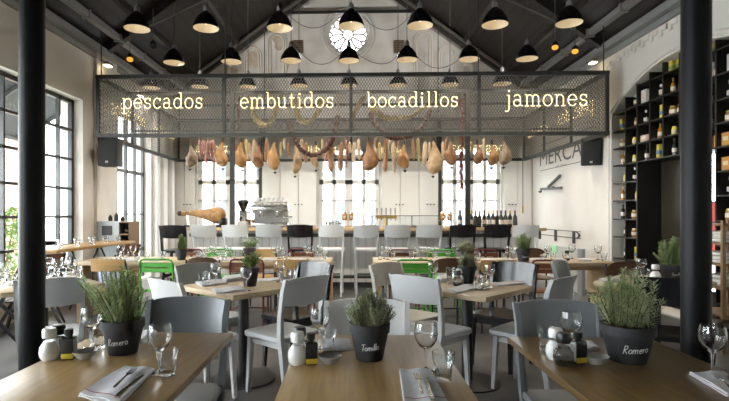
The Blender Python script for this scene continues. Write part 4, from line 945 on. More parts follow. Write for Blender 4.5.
def plant(loc, r, h, kind, label, fr, fh, seed, pm='pot_black', word=None, rz=0, dens=1.0, leafm=None, cat='potted plant', lean=0):
    rnd = random.Random(seed); t = thing('potted_herb', label, cat, loc, rz, 'potted herbs on the tables')
    k_ = r/.08; rb = r*.66; hr = h*.74
    MB().lathe([(.001, 0), (rb, 0), (rb*1.02, .004), (r*.93, hr), (r, hr+.002), (r*1.02, h), (r*.93, h), (r*.90, h-.012)], 30, None, True, False).build('pot', pm, t)
    MB().lathe([(.001, h-.014), (r*.92, h-.016)], 24).build('soil', 'soil', t)
    if word:
        mb = MB(); s_ = r*.235; tot = sum(HW[c][0] for c in word)*s_; x = -tot/2
        def wrap(a, b_): z = h*.33+b_+a*.10; rad = rb*1.02+(r*.93-rb*1.02)*z/hr+.0003; an = a/rad; return (rad*math.sin(an), -rad*math.cos(an), z)
        for c in word:
            for stk_ in HW[c][1]:
                fine = []
                for (a0_, b0_), (a1_, b1_) in zip(stk_, stk_[1:]): fine += [(a0_+(a1_-a0_)*q_/3, b0_+(b1_-b0_)*q_/3) for q_ in range(3)]
                mb.tube([wrap(x+s_*(a_+.12*b_), s_*b_) for a_, b_ in fine+[stk_[-1]]], r*.014, 4)
            x += HW[c][0]*s_
        mb.build('chalk_lettering', 'chalk', t)
    st, lf = MB(), MB()
    if kind in ('rosemary', 'thyme'):
        ns = int((30 if kind == 'rosemary' else 120)*dens)
        for i in range(ns):
            a = rnd.random()*6.28; q = math.sqrt(rnd.random()); b0 = Vector((r*.75*q*math.cos(a), r*.75*q*math.sin(a), h-.015))
            sp = fr*(q*(.75+.35*rnd.random()) if kind == 'thyme' else (.15+.95*rnd.random())*(.35+.65*q)); hh = fh*(.55+.45*rnd.random())*(1-.55*q*q) if kind == 'thyme' else fh*(.45+.55*rnd.random())*(1-.35*(sp/fr)**2); e = Vector((lean+sp*math.cos(a+.3*rnd.uniform(-1, 1)), sp*math.sin(a), h+hh)); mid = (b0+e)/2+Vector((rnd.uniform(-.01, .01), rnd.uniform(-.01, .01), hh*.12))
            pts = [b0*(1-u)**2+mid*2*u*(1-u)+e*u*u for u in [j/5 for j in range(6)]]; st.tube(pts, [.0018]*5+[.0008], 3)
            nl = int(hh*(620 if kind == 'rosemary' else 480))
            for j in range(nl):
                u = .05+.95*(j+rnd.random())/nl; p_ = b0*(1-u)**2+mid*2*u*(1-u)+e*u*u; ax = ((mid-b0)*(1-u)+(e-mid)*u).normalized()
                s_ = ax.orthogonal().normalized(); s_ = Matrix.Rotation(j*2.4+rnd.random(), 3, ax) @ s_
                if kind == 'rosemary': L = rnd.uniform(.016, .030); d = (s_*1.0+ax*.6).normalized(); wd = .0026
                else: L = rnd.uniform(.010, .016); d = (s_+ax*.35).normalized(); wd = .0028
                n_ = d.cross(ax).normalized()*wd; lf.add([p_-n_*.5, p_+d*L*.5-n_, p_+d*L, p_+d*L*.5+n_], [(0, 1, 2, 3)])
    else:
        for i in range(int(26*dens)):
            a = rnd.random()*6.28; q = math.sqrt(rnd.random()); b0 = Vector((r*.5*q*math.cos(a), r*.5*q*math.sin(a), h-.015)); e = Vector((fr*q*1.05*math.cos(a), fr*q*1.05*math.sin(a), h+fh*(.35+.6*rnd.random())*(1-.25*q)))
            st.tube([b0, (b0+e)/2+Vector((0, 0, .02)), e], [.002, .0018, .001], 4)
            for j in range(9):
                u = .3+.7*rnd.random(); p_ = b0.lerp(e, u); d = Vector((rnd.uniform(-1, 1), rnd.uniform(-1, 1), rnd.uniform(-.25, .6))).normalized(); s_ = d.cross(Vector((0, 0, 1))).normalized(); L = rnd.uniform(.022, .042); wd = L*.34; up = Vector((0, 0, .003))
                lf.add([p_, p_+d*L*.5+s_*wd-up, p_+d*L, p_+d*L*.5-s_*wd-up, p_+d*L*.5+up], [(0, 1, 4), (1, 2, 4), (2, 3, 4), (3, 0, 4)])
    st.build('stems', 'stem', t); lf.build('foliage', leafm or {'rosemary': 'rosemary', 'thyme': 'thyme', 'basil': 'basil'}[kind], t); return t
plant(atz(123, 352.5, TH), .084, .135, 'rosemary', 'rosemary in black pot chalked Romero on the front left table', .155, .225, 1, word='Romero', rz=.12, dens=1.35, lean=-.03)
plant(atz(369.5, 358.5, TH), .078, .14, 'thyme', 'bushy thyme in black pot chalked Tomillo on front centre table', .10, .135, 2, word='Tomillo', rz=.0, dens=1.5)
plant(atz(627.5, 360.5, TH), .096, .14, 'rosemary', 'rosemary in wide black pot chalked Romero on front right table', .15, .215, 3, word='Romero', rz=-.1, dens=1.5, leafm='rosemary_pale')
plant(atz(250, 286, TH), .072, .15, 'basil', 'leafy green herb in dark pot on the left square table', .11, .16, 4, pm='pot_purple')
plant(atz(467, 283, TH), .074, .14, 'thyme', 'bushy thyme in black pot on the right square table', .085, .12, 5, dens=1.2)
plant(atz(671, 280, TH), .085, .13, 'rosemary', 'rosemary in wide black pot on the shaded table by right column', .12, .25, 6, dens=1.8, word='Tomillo')
plant(atz(181.5, 260, TH), .07, .13, 'rosemary', 'upright herb in small black pot on left long table', .07, .19, 7, dens=1.6)
plant(atz(249.5, 258.5, TH), .08, .13, 'basil', 'leafy herb in dark pot on the left long table', .12, .17, 8, pm='pot_purple')
plant(atz(466.5, 259, TH), .07, .10, 'thyme', 'round bushy thyme in small pot on the right long table', .115, .15, 9, dens=1.2)
plant(atz(523.5, 261.5, TH), .085, .15, 'rosemary', 'rosemary in black pot with chalk word on the right long table', .10, .19, 10, dens=1.6, word='Romero')

# ------------------------------------------------------------------ glasses, condiments, linen, cutlery
def make_wine():
    return MB().lathe([(.001, 0), (.034, .001), (.035, .003), (.012, .007), (.0048, .014), (.0042, .045), (.0052, .074), (.013, .081), (.028, .094), (.039, .115), (.0425, .135), (.041, .155), (.0375, .172), (.0355, .172), (.0392, .155), (.0405, .135), (.037, .116), (.026, .097), (.010, .086), (.001, .084)], 26).build('wine_glass', 'crystal')
def make_tumbler():
    mb = MB(); n = 18; loops = []
    for r, z, fac in ((.001, 0, 0), (.024, 0, 0), (.0265, .006, .5), (.0285, .03, 1), (.033, .06, 1), (.0365, .072, .3), (.0385, .095, 0), (.0362, .095, 0), (.034, .072, 0), (.0265, .03, 0), (.024, .014, 0), (.001, .012, 0)):
        loops.append([((r-(.0022*fac if j % 2 else 0))*math.cos(2*PI*j/n), (r-(.0022*fac if j % 2 else 0))*math.sin(2*PI*j/n), z) for j in range(n)])
    return mb.loft(loops).build('tumbler', 'crystal_thick')
WG, TG = Proto(make_wine()), Proto(make_tumbler())
WG.o['category'] = 'wine glass'; TG.o['category'] = 'tumbler'
def wine(p, l, g='wine glasses', s=None): return WG.put(p, 0, l, g, s)
def tum(p, l, g='tumblers', s=None): return TG.put(p, .3, l, g, s)
wine(atz(160, 373, TH), 'stemmed wine glass at the near right of front left table'); tum(atz(167, 376.5, TH), 'faceted tumbler at the near right of the front left table')
wine(atz(92, 348, TH), 'stemmed wine glass left of the rosemary on front left table'); tum(atz(98, 349.5, TH), 'faceted tumbler left of the rosemary on front left table')
wine(atz(426, 371, TH), 'stemmed wine glass at the right of front centre table'); tum(atz(443.5, 380.5, TH), 'faceted tumbler at the right of the front centre table')
wine(atz(320, 349, TH), 'stemmed wine glass left of the thyme on front centre table'); tum(atz(329, 349, TH), 'faceted tumbler left of the thyme on front centre table', s=.85)
wine(atz(571, 355, TH), 'stemmed wine glass behind the pepper on front right table'); tum(atz(546, 350, TH), 'faceted tumbler left of the salt on front right table')
wine(atz(712.5, 375, TH), 'stemmed wine glass at the right edge of front right table')
def make_mill(body, cap, fill):
    t = thing('salt_mill' if cap == 'porcelain' else 'pepper_mill', 'm', 'shaker')
    MB().lathe([(.001, 0), (.026, 0), (.034, .012), (.037, .03), (.034, .05), (.024, .064), (.021, .072)], 20).build('bulb', body, t)
    MB().lathe([(.021, .071), (.022, .085)], 18, None, True, False).build('collar', 'glass_thick', t)
    MB().lathe([(.0245, .084), (.026, .088), (.026, .112), (.022, .12), (.001, .122)], 20).build('cap', cap, t)
    if fill: MB().lathe([(.001, .002), (.023, .002), (.031, .014), (.032, .026), (.001, .028)], 16).build('peppercorns', fill, t)
    return t
SALT, PEP = Proto(make_mill('porcelain', 'porcelain', None)), Proto(make_mill('crystal_thick', 'plastic_black', 'pepper'))
def make_oil():
    t = thing('oil_bottle', 'o', 'bottle'); MB().rbox((0, 0, .043), (.046, .046, .086), .006).build('bottle', 'bottle_glass', t); MB().rbox((0, -.0005, .054), (.042, .0472, .052), .001).build('label', 'label_black', t); MB().rbox((0, -.0006, .016), (.042, .0474, .020), .001).build('yellow_band', 'label_yellow', t); MB().rbox((.0006, 0, .045), (.0472, .040, .07), .001).build('side_label', 'bowl_grey', t)
    MB().lathe([(.012, .085), (.012, .094), (.016, .095), (.016, .116), (.001, .118)], 14).build('cap', 'plastic_black', t); return t
def make_bowl():
    return MB().lathe([(.001, 0), (.022, 0), (.024, .003), (.040, .022), (.046, .030), (.044, .031), (.036, .022), (.020, .008), (.001, .007)], 26).build('small_bowl', 'bowl_grey')
OIL, BOWL = Proto(make_oil()), Proto(make_bowl()); BOWL.o['category'] = 'bowl'
for nm, s_, pe, oi, bo in (('left', (49.5, 359.5), (58.5, 355), (69, 359), (85, 358.5)), ('centre', (297.5, 364), (299.5, 357.5), (311, 364), (330, 363)), ('right', (555.5, 359), (563.5, 365), (578, 363), (596, 363.5))):
    SALT.put(atz(*s_, TH), 0, 'white bulb-shaped salt shaker on the front %s table' % nm, 'salt shakers'); PEP.put(atz(*pe, TH), 0, 'glass pepper shaker with black cap on the front %s table' % nm, 'pepper shakers')
    OIL.put(atz(*oi, TH), .2, 'square dark oil bottle on the front %s table' % nm, 'oil bottles'); BOWL.put(atz(*bo, TH), 0, 'small shallow grey bowl on the front %s table' % nm, 'small bowls')
def napkin(px4, label, stripe=True, Z=TH, n=14, layers=3, group='folded napkins'):
    c = [atz(a, b_, Z) for a, b_ in px4]; o0 = sum(c, Vector())/4; t = thing('napkin', label, 'napkin', o0, 0, group)
    def P_(u, v): return c[0].lerp(c[1], u).lerp(c[3].lerp(c[2], u), v)-o0
    mb = MB()
    for k_ in range(layers):
        top, bot = [], []; ins = .012*k_
        for i in range(n+1):
            for j in range(n+1):
                u = ins+(1-2*ins)*i/n; v = ins+(1-2*ins)*j/n; p_ = P_(u, v); e = min(i, j, n-i, n-j)/n; z = k_*.0042+.0018*math.sin(u*9+k_)+.0015*math.sin(v*7+u*5+k_*2)
                top.append(p_+Vector((0, 0, max(.0012, z+.0036+min(e*3, 1)*.0016)))); bot.append(p_+Vector((0, 0, max(.0004, z))))
        N = (n+1)**2; fs = [(a*(n+1)+b_, (a+1)*(n+1)+b_, (a+1)*(n+1)+b_+1, a*(n+1)+b_+1) for a in range(n) for b_ in range(n)]
        fs2 = [tuple(x+N for x in f) for f in fs]; rim = [i*(n+1) for i in range(n+1)]+[n*(n+1)+j for j in range(1, n+1)]+[i*(n+1)+n for i in range(n-1, -1, -1)]+[j for j in range(n-1, 0, -1)]
        fs3 = [(rim[a], rim[(a+1) % len(rim)], rim[(a+1) % len(rim)]+N, rim[a]+N) for a in range(len(rim))]; mb.add(top+bot, fs+fs2+fs3, True)
    mb.build('cloth', 'linen', t, sharp=60)
    if stripe:
        mb = MB(); vs = []; 
        for i in range(n+1):
            for v in (.88, .90): vs.append(P_(.03+.94*i/n, v)+Vector((0, 0, (layers-1)*.0042+.0018*math.sin((.03+.94*i/n)*9+layers-1)+.0015*math.sin(v*7+(.03+.94*i/n)*5+(layers-1)*2)+.0062)))
        mb.add(vs, [(2*i, 2*i+1, 2*i+3, 2*i+2) for i in range(n)], True); mb.build('woven_stripe', 'stripe_red', t)
    return t
def fork(pt, ph, label, Z=TH+.0195):
    a = atz(*pt, Z); b_ = atz(*ph, Z); d = (b_-a); d.z = 0; d.normalize(); L = .19; o = thing('fork', label, 'fork', a, math.atan2(d.y, d.x), 'forks on the napkins'); mb = MB()
    ps = [(.052, .011, .0015), (.062, .0085, .001), (.074, .0035, .0025), (.10, .003, .004), (.15, .005, .002), (.182, .0058, .0005), (.19, .003, .0004)]
    mb.loft([[(x, -w_, z), (x, w_, z), (x, w_, z+.002), (x, -w_, z+.002)] for x, w_, z in ps], True, False); mb.build('handle', 'cutlery', o)
    for i in range(4):
        y = -.009+.006*i; MB().loft([[(x, y-w_, z), (x, y+w_, z), (x, y+w_, z+.0016), (x, y-w_, z+.0016)] for x, w_, z in ((0, .0008, .004), (.02, .0014, .0022), (.054, .0016, .0015))], True, False).build('tine', 'cutlery', o)
    return o
def knife(pt, ph, label, Z=TH+.0195):
    a = atz(*pt, Z); b_ = atz(*ph, Z); d = (b_-a); d.z = 0; d.normalize(); o = thing('knife', label, 'knife', a, math.atan2(d.y, d.x), 'knives on the napkins')
    MB().loft([[(x, y0, 0), (x, y1, 0), (x, y1, .0016), (x, y0, .0016)] for x, y0, y1 in ((0, .006, .0075), (.012, 0, .009), (.05, -.006, .009), (.10, -.007, .008), (.112, -.003, .005))], True, False).build('blade', 'cutlery', o)
    MB().loft([[(x, -w_, 0), (x, w_, 0), (x, w_, h_), (x, -w_, h_)] for x, w_, h_ in ((.108, .004, .003), (.13, .005, .005), (.19, .0075, .006), (.206, .006, .005))], True, False).build('handle', 'cutlery', o); return o
napkin(((125, 368), (156, 370.5), (117, 408), (78, 397)), 'folded linen napkin with cutlery on front left table'); fork((135, 369), (104, 397), 'fork on the napkin of the front left table'); knife((142, 375), (113, 401), 'knife on the napkin of the front left table')
napkin(((399, 371), (431, 371.5), (450, 407), (404, 407)), 'folded linen napkin with cutlery on front centre table'); fork((417, 374), (425, 404), 'fork on the napkin of the front centre table'); knife((425, 378), (434, 405), 'knife on the napkin of the front centre table')
napkin(((689, 374.5), (724, 374), (772, 398), (727, 397)), 'folded linen napkin with cutlery on front right table', False); fork((715, 374.5), (733, 391), 'fork on the napkin of the front right table'); knife((724, 375), (746, 392), 'knife on the napkin of the front right table')
napkin(((142, 333), (156, 333), (151, 344), (134, 343)), 'folded napkin behind the rosemary on the front left table', False, layers=4); napkin(((318, 342), (350, 341), (353, 350), (322, 352)), 'crumpled napkin left of the thyme on front centre table', False, layers=4)
napkin(((577, 344), (592, 343), (600, 350), (584, 352)), 'folded napkin behind the small bowl on front right table', False, layers=3)
# settings on the diagonal square tables
for l, z in (('left', 1), ('right', 2)): pass
wine(atz(215.5, 285, TH), 'wine glass at the far left of left square table'); tum(atz(206, 285, TH), 'tumbler at the left of the left square table, right one of two'); tum(atz(202, 283, TH), 'tumbler at the left of the left square table, left one of two')
wine(atz(246, 291, TH), 'wine glass in front of the leafy plant on the left square table'); tum(atz(287, 281, TH), 'tumbler at the right end of left square table, left one'); tum(atz(291.5, 280, TH), 'tumbler at the right end of left square table, right one'); wine(atz(280, 282, TH), 'wine glass at the right end of the left square table')
napkin(((195, 283), (222, 280), (228, 284), (202, 287)), 'folded napkin on the left corner of left square table', False); napkin(((212, 290), (240, 287), (246, 291), (216, 294.5)), 'folded napkin on the near corner of left square table', False); napkin(((222, 279), (242, 276.5), (246, 280), (226, 283)), 'bunched white napkin behind plant on the left square table', False, layers=7); napkin(((256, 279.5), (280, 278), (281, 280.5), (258, 282.5)), 'folded napkin on the right corner of left square table', False, layers=2)
wine(atz(489.5, 287, TH), 'wine glass right of the thyme on right square table'); tum(atz(450.5, 284, TH), 'tall tumbler left of the thyme on right square table', s=(1, 1, 1.35)); tum(atz(479, 290, TH), 'tumbler right of the thyme on the right square table, left one'); tum(atz(484, 288, TH), 'tumbler right of the thyme on the right square table, right one'); wine(atz(433, 284, TH), 'wine glass at the far left of right square table')
PEP.put(atz(457.5, 286, TH), 0, 'pepper shaker beside the thyme on the right square table', 'pepper shakers'); SALT.put(atz(459.5, 283.5, TH), 0, 'salt shaker beside the thyme on the right square table', 'salt shakers')
napkin(((446, 290), (470, 285), (480, 289), (456, 294)), 'folded napkin on the near corner of right square table', False); napkin(((408, 284), (432, 282), (436, 285), (413, 287)), 'folded napkin on the left corner of right square table', False); napkin(((492, 284), (520, 282), (527, 284.5), (497, 286.5)), 'folded napkin on the right corner of right square table', False); napkin(((436, 280), (446, 277), (452, 280), (440, 284)), 'bunched white napkin on the right square table', False, layers=8)
SALT.put(atz(655.5, 281, TH), 0, 'white salt shaker left of the shaded rosemary pot', 'salt shakers', 1.15); wine(atz(641, 278, TH), 'wine glass on the shaded table, left of the salt shaker'); tum(atz(634, 279, TH), 'tumbler on the shaded table'); tum(atz(646, 280, TH), 'tumbler next to salt shaker on the shaded table')
napkin(((598, 280), (618, 278), (624, 280.5), (604, 283)), 'folded napkin on the left corner of the shaded table', False, layers=4)
# table behind left column
q = []
for px_, py_ in ((5, 284), (48, 277), (58, 279), (66, 276), (72, 280)): q.append(wine(atz(px_, py_, TH), 'w'))
label_row(q, 'wine glass on the square table behind the left column, {}')
q = []
for px_, py_ in ((12, 286), (2, 280), (52, 275), (62, 283), (78, 277)): q.append(tum(atz(px_, py_, TH), 't'))
label_row(q, 'tumbler on the square table behind the left column, {}')
napkin(((48, 281), (66, 279), (70, 282), (52, 285)), 'folded napkin on the square table behind the left column', False)
# settings on the long tables
for nm, wl, tl, nl in (('left', (121, 133, 207, 213, 228, 275, 279, 307, 311, 320), (118, 126, 137, 147, 163, 199, 203, 219, 224, 233, 283, 288, 316, 325), (128, 155, 196, 214, 230, 270, 300, 318)), ('right', (384, 388, 416, 421, 426, 431, 455, 509, 548, 572, 598), (380, 393, 412, 435, 448, 478, 505, 513, 543, 553, 565, 604), (398, 410, 440, 490, 505, 538, 560, 585))):
    q = []; rnd = random.Random(len(wl))
    for i, px_ in enumerate(wl): q.append(wine(atz(px_, 259.3+.9*(i*7 % 3)-.5, TH), 'w', 'wine glasses on the %s long table' % nm))
    label_row(q, 'wine glass on the %s long table, {}' % nm); q = []
    for i, px_ in enumerate(tl): q.append(tum(atz(px_, 259.3+1.0*((i*5+1) % 3)-.6, TH), 't', 'tumblers on the %s long table' % nm))
    label_row(q, 'tumbler on the %s long table, {}' % nm); q = []
    for i, px_ in enumerate(nl): q.append(napkin(((px_-7, 259.5), (px_+7, 259.5), (px_+7, 261.2), (px_-7, 261.2)), 'n', False, n=5, layers=4, group='napkins on the %s long table' % nm))
    label_row(q, 'folded white napkin on the %s long table, {}' % nm)
PEP.put(atz(567, 260.5, TH), 0, 'dark pepper shaker near the right end of the right long table', 'pepper shakers')
q = []
for i in range(10): q.append(tum((-3.62+.12*(i % 2)-.04, 5.8+i*.19, .8825), 't', 'tumblers on the window table'))
q.sort(key=lambda o: o.location.y)
for i, o in enumerate(q): o['label'] = 'tumbler on the window table by left wall, %s from the near end' % ORD[i]

# ------------------------------------------------------------------ speakers, wall lettering and fittings
def speaker(loc, rz, tilt, label):
    t = thing('wall_speaker', label, 'speaker', loc, rz, 'wall speakers'); T = Matrix.Rotation(math.radians(tilt), 4, 'X')
    MB().rbox((0, 0, 0), (.30, .26, .44), .015, T).build('cabinet', 'speaker_black', t); MB().rbox((0, -.135, .0), (.27, .02, .40), .008, T).build('grille', 'grille', t); MB().box((0, -.147, -.16), (.04, .004, .03), T).build('badge', 'bowl_grey', t)
    MB().tube([(0, .12, .05), (0, .30, .08)], .018, 8).build('bracket', 'steel_black', t); return t
p = at(110.5, 152.5, 7.75); speaker((p.x+.0, 7.75, p.z), math.radians(4), 0, 'black loudspeaker on the left wall below the cage')
p = at(591, 151.5, 8.3); t = speaker((p.x, 8.3, p.z), math.radians(-24), 10, 'black loudspeaker tilted on the right wall beside the shelves')
MB().bar((.08, .10, .08), (.34, .16, .1), .03).build('wall_arm', 'steel_black', t)
MB().bar((-.05, .10, .08), (-.30, .12, .08), .03).build('wall_arm', 'steel_black', [o for o in C.objects if o.get('label', '').startswith('black loudspeaker on the left')][0])
def flat_text(s, size):
    v, f = text_mesh(s, size); return [(p_.x-(.25*p_.y), p_.y) for p_ in v], f
XW = W-.006
def wall_word(s, pl, pr, pb, pt, label, m='letter_grey'):
    v, f = flat_text(s, 1.0); x0 = min(a for a, _ in v); x1 = max(a for a, _ in v); h = max(b_ for _, b_ in v)
    A = atx(pl, pb, XW); B = atx(pr, pb, XW); Ht = atx(pl, pt, XW).z-A.z; t = thing('wall_lettering', label, 'lettering', A, 0, 'painted words on the right wall')
    mb = MB(); mb.add([(-.002, (a-x0)/(x1-x0)*(B.y-A.y), b_/h*Ht) for a, b_ in v], f)
    mb.build('letters', m, t); return t
t = wall_word('MERCAT', 540, 592, 166.5, 151.5, 'painted word MERCAT on the right wall')
mb = MB(); a0 = t.location; A = atx(540, 171, XW); B = atx(592, 159.5, XW)
for z in (atx(540, 171, XW).z, atx(540, 146, XW).z): mb.bar(Vector((XW-.001, A.y, z))-a0, Vector((XW-.001, B.y, z))-a0, .004, .012)
mb.build('ruled_line', 'letter_grey', t)
wall_word('del carrer', 556, 566.5, 167.2, 165.2, 'tiny painted words under the word MERCAT')
t = wall_word('T', 538, 542.5, 239.5, 230.5, 'large black letters T I P on the white wall at right', 'letter_black'); a0 = t.location; zb = .765; zt = .985
def yb(px_): return atx(px_, 236, XW).y
mb = MB(); xl = XW-.001
def vbar(px_, wd=.12): mb.box(Vector((xl, yb(px_), (zb+zt)/2))-a0, (.004, wd, .22))
vbar(540); mb.box(Vector((xl, yb(540), zt-.012))-a0, (.004, .26, .024)); vbar(555.5); vbar(573.8)
cy, cz, n = yb(574.5), zb+.155, 12
o_, i_ = [], []
for i in range(n+1):
    a = PI/2-PI*i/n; o_.append((xl-a0.x, cy-.24*math.cos(a)-a0.y, cz+.066*math.sin(a)-a0.z)); i_.append((xl-a0.x, cy-.14*math.cos(a)-a0.y, cz+.052*math.sin(a)-a0.z))
mb.add(o_+i_, [(i, i+1, n+2+i, n+1+i) for i in range(n)])
for z in (zt, zb+.10): mb.bar(Vector((xl, yb(537), z))-a0, Vector((xl, yb(581), z))-a0, .004, .012)
for ch in list(t.children): bpy.data.objects.remove(ch)
mb.build('letters', 'letter_black', t)
p = atx(552, 188, W); q = atx(560, 176, W); t = thing('wall_bracket', 'grey steel hook bracket on the right wall under MERCAT', 'bracket', p)
mb = MB(); a = atx(541, 189, W-.05)-p; b_ = atx(561, 188, W-.05)-p; mb.bar(a, b_, .05, .05); mb.bar(atx(548, 187, W-.05)-p, atx(560, 175.5, W-.05)-p, .04, .04); mb.bar(a, a+Vector((0, 0, -.07)), .03, .03); mb.bar(a+Vector((0, 0, -.07)), a+Vector((-.05, 0, -.05)), .03, .03); mb.box((-.02, -.1, 0), (.05, .06, .06)); mb.build('arm', 'letter_grey', t)
# frosted partition, with a glowing panel added for a green reflection
A = atx(550, 244, W-.35); B = atx(583, 244, W-.35); ym, yl = (A.y+B.y)/2, A.y-B.y; t = thing('glass_partition', 'low frosted glass partition with a green glow by the right wall', 'partition', (W-.35, ym, 0)); MB().box((0, 0, .375), (.02, yl, .72)).build('glass', 'frosted', t); MB().box((0, -yl/2+.06, .37), (.05, .16, .74)).build('post', 'grey_steel', t)
g = atx(553, 249, W-.38); MB().rbox((-.02, g.y-ym, g.z), (.02, .30, .13), .005).build('green_glow', 'glow_green', t)

# ------------------------------------------------------------------ shelving in the niche
sx0, sx1 = W+.02, W+.35
bays = [lY(p_, W+.03) for p_ in (626, 637.5, 650.3, 663.6, 680)]; dy = .31
while bays[-1]-dy > YA0+.1: bays.append(bays[-1]-dy)
def archZ(y):
    hw = (YA1-YA0)/2; R = (hw*hw+AR*AR)/(2*AR); return AS+AR-R+math.sqrt(max(0, R*R-(y-AY)**2))
boards = [3.12, 2.84, 2.56, 2.30, 2.04, 1.77, 1.50, 1.22, .95, .62, .30]
OP0, OP1 = bays[1], bays[6]+.03          # opening between these bays below 2.04
sh = thing('bottle_shelving', 'black shelving filling the arched niche in the right wall', 'shelving', (W, AY, 0)); off = TR(-W, -AY, 0)
def sp(mb, n, m): o = mb.build(n, m, sh); o.data.transform(off); return o
for y in bays:
    zb = .02 if (y >= OP0-.01 or y < OP1) else 2.04; sp(MB().box(((sx0+sx1)/2, y, (zb+archZ(y)-.02)/2), (sx1-sx0, .022, archZ(y)-.02-zb)), 'divider', 'shelf_black')
for z in boards:
    y1 = YA1-.01; y0 = YA0+.02
    if z > AS:
        R = (AHW**2+AR**2)/(2*AR); c = math.sqrt(max(0, R*R-(z+.02-(AS+AR-R))**2)); y1 = min(y1, AY+c); y0 = max(y0, AY-c)
    if z > 2.03: sp(MB().box(((sx0+sx1)/2, (y0+y1)/2, z), (sx1-sx0, y1-y0, .018)), 'shelf_board', 'shelf_black')
    else:
        sp(MB().box(((sx0+sx1)/2, (OP0+y1)/2, z), (sx1-sx0, y1-OP0, .018)), 'shelf_board', 'shelf_black'); e1 = [b_ for b_ in bays if b_ < OP1+.02][0]; sp(MB().box(((sx0+sx1)/2, (y0+e1)/2, z), (sx1-sx0, e1-y0, .018)), 'shelf_board', 'shelf_black')
y0, y1 = SY1+.08, lY(659, W+.3); o = MB().box((W+.34, (y0+y1)/2, 1.03), (.02, abs(y1-y0), 2.0)).build('dark_mirror', 'mirror_dark'); tag(o, 'tall dim mirror panel in the opening of the shelving', 'mirror')
def jar(m='preserve', r=.045, h=.13, cap='brass'):
    t = thing('preserve_jar', 'j', 'jar'); MB().lathe([(.001, 0), (r*.95, 0), (r, .01), (r, h*.75), (r*.75, h*.85)], 14).build('body', m, t); MB().lathe([(r*.82, h*.84), (r*.82, h), (.001, h)], 14).build('lid', cap, t); MB().lathe([(r*1.02, h*.25), (r*1.02, h*.6)], 14, None, True, False).build('label', 'jar_label', t); return t
def tin(m, w_=.07, d=.07, h=.17, band='label_yellow'):
    t = thing('food_tin', 't', 'tin'); MB().rbox((0, 0, h/2), (w_, d, h), .006).build('body', m, t); MB().rbox((0, 0, h*.42), (w_+.002, d+.002, h*.3), .004).build('label', band, t); return t
def carton(m, w_=.11, d=.13, h=.16):
    t = thing('carton', 'c', 'box'); MB().rbox((0, 0, h/2), (w_, d, h), .004).build('box', m, t); MB().box((-w_/2-.001, 0, h*.55), (.002, d*.6, h*.3)).build('label', 'jar_label', t); return t
K = {'bot': (Proto(make_bottle('bottle_glass', .22, .03, 'label_black', 'box_white')), 'dark bottle'), 'gold': (Proto(make_bottle('amber', .21, .03, 'brass', 'jar_label', 'liqueur_bottle')), 'amber bottle'), 'clear': (Proto(make_bottle('glass_thick', .2, .03, 'porcelain', 'box_white', 'clear_bottle')), 'white-labelled clear bottle'),
     'jar': (Proto(jar()), 'brown preserve jar'), 'ylw': (Proto(jar('tin_yellow', .04, .14, 'label_yellow')), 'yellow jar'), 'tiny': (Proto(tin('tin_yellow', .09, .09, .18, 'tin_green')), 'yellow and green tin'), 'tinb': (Proto(tin('tin_yellow', .07, .07, .19, 'tin_blue')), 'yellow and blue tin'), 'wht': (Proto(carton('box_white', .1, .12, .2)), 'white carton'), 'pnk': (Proto(carton('box_pink', .13, .18, .12)), 'pinkish carton'), 'org': (Proto(carton('box_orange', .1, .12, .15)), 'orange carton'), 'wide': (Proto(jar('glass_thick', .055, .18, 'porcelain')), 'clear storage jar')}
def cell(i): return (YA1-.02, bays[0]) if i == 0 else (bays[i-1], bays[i])
PLAN = [  # board index, bay, items
 (0, 3, ['tiny', 'tiny']), (0, 4, ['tiny', 'tiny', 'ylw']), (0, 5, ['pnk']), (0, 6, ['tiny', 'tiny']), (0, 7, ['tiny']),
 (1, 1, ['wide']), (1, 2, ['wht', 'wht']), (1, 3, ['wide']), (1, 4, ['gold', 'gold', 'bot']), (1, 5, ['wht']), (1, 6, ['wht', 'pnk']), (1, 7, ['wht']),
 (2, 0, ['tinb', 'tinb']), (2, 1, ['jar']), (2, 2, ['clear', 'clear', 'clear']), (2, 3, ['tinb']), (2, 4, ['jar', 'jar', 'jar']), (2, 5, ['gold', 'gold']), (2, 6, ['bot', 'gold']), (2, 7, ['clear', 'clear']),
 (3, 0, ['jar', 'jar']), (3, 1, ['ylw', 'ylw']), (3, 2, ['pnk', 'wht']), (3, 3, ['gold', 'ylw']), (3, 4, ['ylw', 'jar']), (3, 6, ['clear', 'clear']), (3, 7, ['jar', 'jar']),
 (4, 0, ['gold', 'gold']), (4, 1, ['ylw', 'jar']), (4, 2, ['bot', 'clear']), (4, 3, ['tinb', 'tinb']), (4, 4, ['bot', 'bot']), (4, 6, ['org', 'org']), (4, 7, ['org', 'org']),
 (5, 0, ['ylw']), (5, 1, ['clear', 'bot']), (5, 6, ['wht']), (5, 7, ['org', 'wht']), (6, 0, ['gold', 'gold']), (6, 1, ['ylw']), (6, 6, ['wht', 'wht']), (6, 7, ['clear', 'clear']), (7, 0, ['bot', 'gold']), (7, 1, ['jar', 'jar']), (7, 6, ['jar']), (7, 7, ['jar', 'wht']),
 (8, 1, ['jar', 'jar']), (8, 0, ['bot']), (9, 1, ['tinb']), (9, 0, ['bot'])]
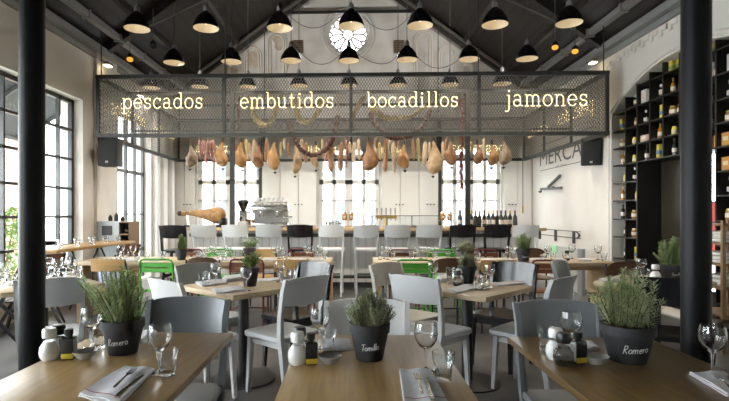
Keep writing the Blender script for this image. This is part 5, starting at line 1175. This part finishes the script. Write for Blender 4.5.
for bi, ci, items in PLAN:
    ya, yb_ = cell(ci); n = len(items); z = boards[bi]+.0095
    for k_, it in enumerate(items):
        y = ya+(yb_-ya)*(k_+.5)/n; pr, desc = K[it]
        if bi >= 5 and ci == 6: continue
        if z+.2 > archZ(y)-.01 and z+.13 > archZ(y)-.03: continue
        where = '' if n == 1 else {2: ('left one, ', 'right one, '), 3: ('left one, ', 'middle one, ', 'right one, ')}[n][k_]
        pr.put((W+.12+.03*(k_ % 2), y, z), 0, '%s, %s%s shelf from top, %s bay from left' % (desc, where, ORD[bi], ORD[ci]), 'goods on the black shelving', .85 if z+.22 > archZ(y) else None)
t = thing('red_drape', 'red cloth glimpsed through the narrow gap right of the right column', 'drape', (W+.75, 6.75, .8)); mb = MB(); n = 12
mb.loft([[(.02*math.sin(i*1.9), -.3+.6*i/n, 0), (.02*math.sin(i*1.9)+.01, -.3+.6*i/n, 0), (.02*math.sin(i*1.9)+.01, -.3+.6*i/n, .65), (.02*math.sin(i*1.9), -.3+.6*i/n, .65)] for i in range(n+1)]); mb.build('cloth', 'red_cloth', t); mb = MB(); mb.bar((0, -.32, .66), (0, .32, .66), .025); mb.bar((0, -.3, .66), (0, -.3, -.8), .02); mb.bar((0, .3, .66), (0, .3, -.8), .02); mb.build('stand', 'frame_dark', t)
# wooden rack with linen at the far right
p = Vector((at(720, 250, 4.75).x+.2, 4.95, 0)); t = thing('linen_rack', 'open wooden rack with white linen at the right edge', 'rack', p)
for x in (-.17, .17):
    for y in (-.2, .2): MB().box((x, y, .62), (.03, .03, 1.24)).build('post', 'rack_wood', t)
for z in (.35, .6, .82, 1.02, 1.2): MB().box((0, 0, z), (.36, .42, .02)).build('shelf', 'rack_wood', t)
ln = []
for z in (.61, .83, 1.03):
    for j in range(3):
        o = MB().rbox((0, 0, .018), (.26, .30, .034), .014).build('folded_cloth', 'fabric_white', None, p+Vector((0, 0, z+j*.0355))); tag(o, '%s white cloth of the stack on the %s shelf of the wooden rack' % (('bottom', 'middle', 'top')[j], {.61: 'lower', .83: 'middle', 1.03: 'upper'}[z]), 'cloth', 'folded white cloths on the wooden rack')

_seen = {}
for _o in C.objects:
    if _o.parent is None and 'label' in _o:
        if len(_o['label'].split()) > 16 or len(_o['label'].split()) < 4: print('LABEL LEN', _o.name, _o['label'])
        if _o['label'] in _seen: print('LABEL DUP', _o['label'])
        _seen[_o['label']] = 1
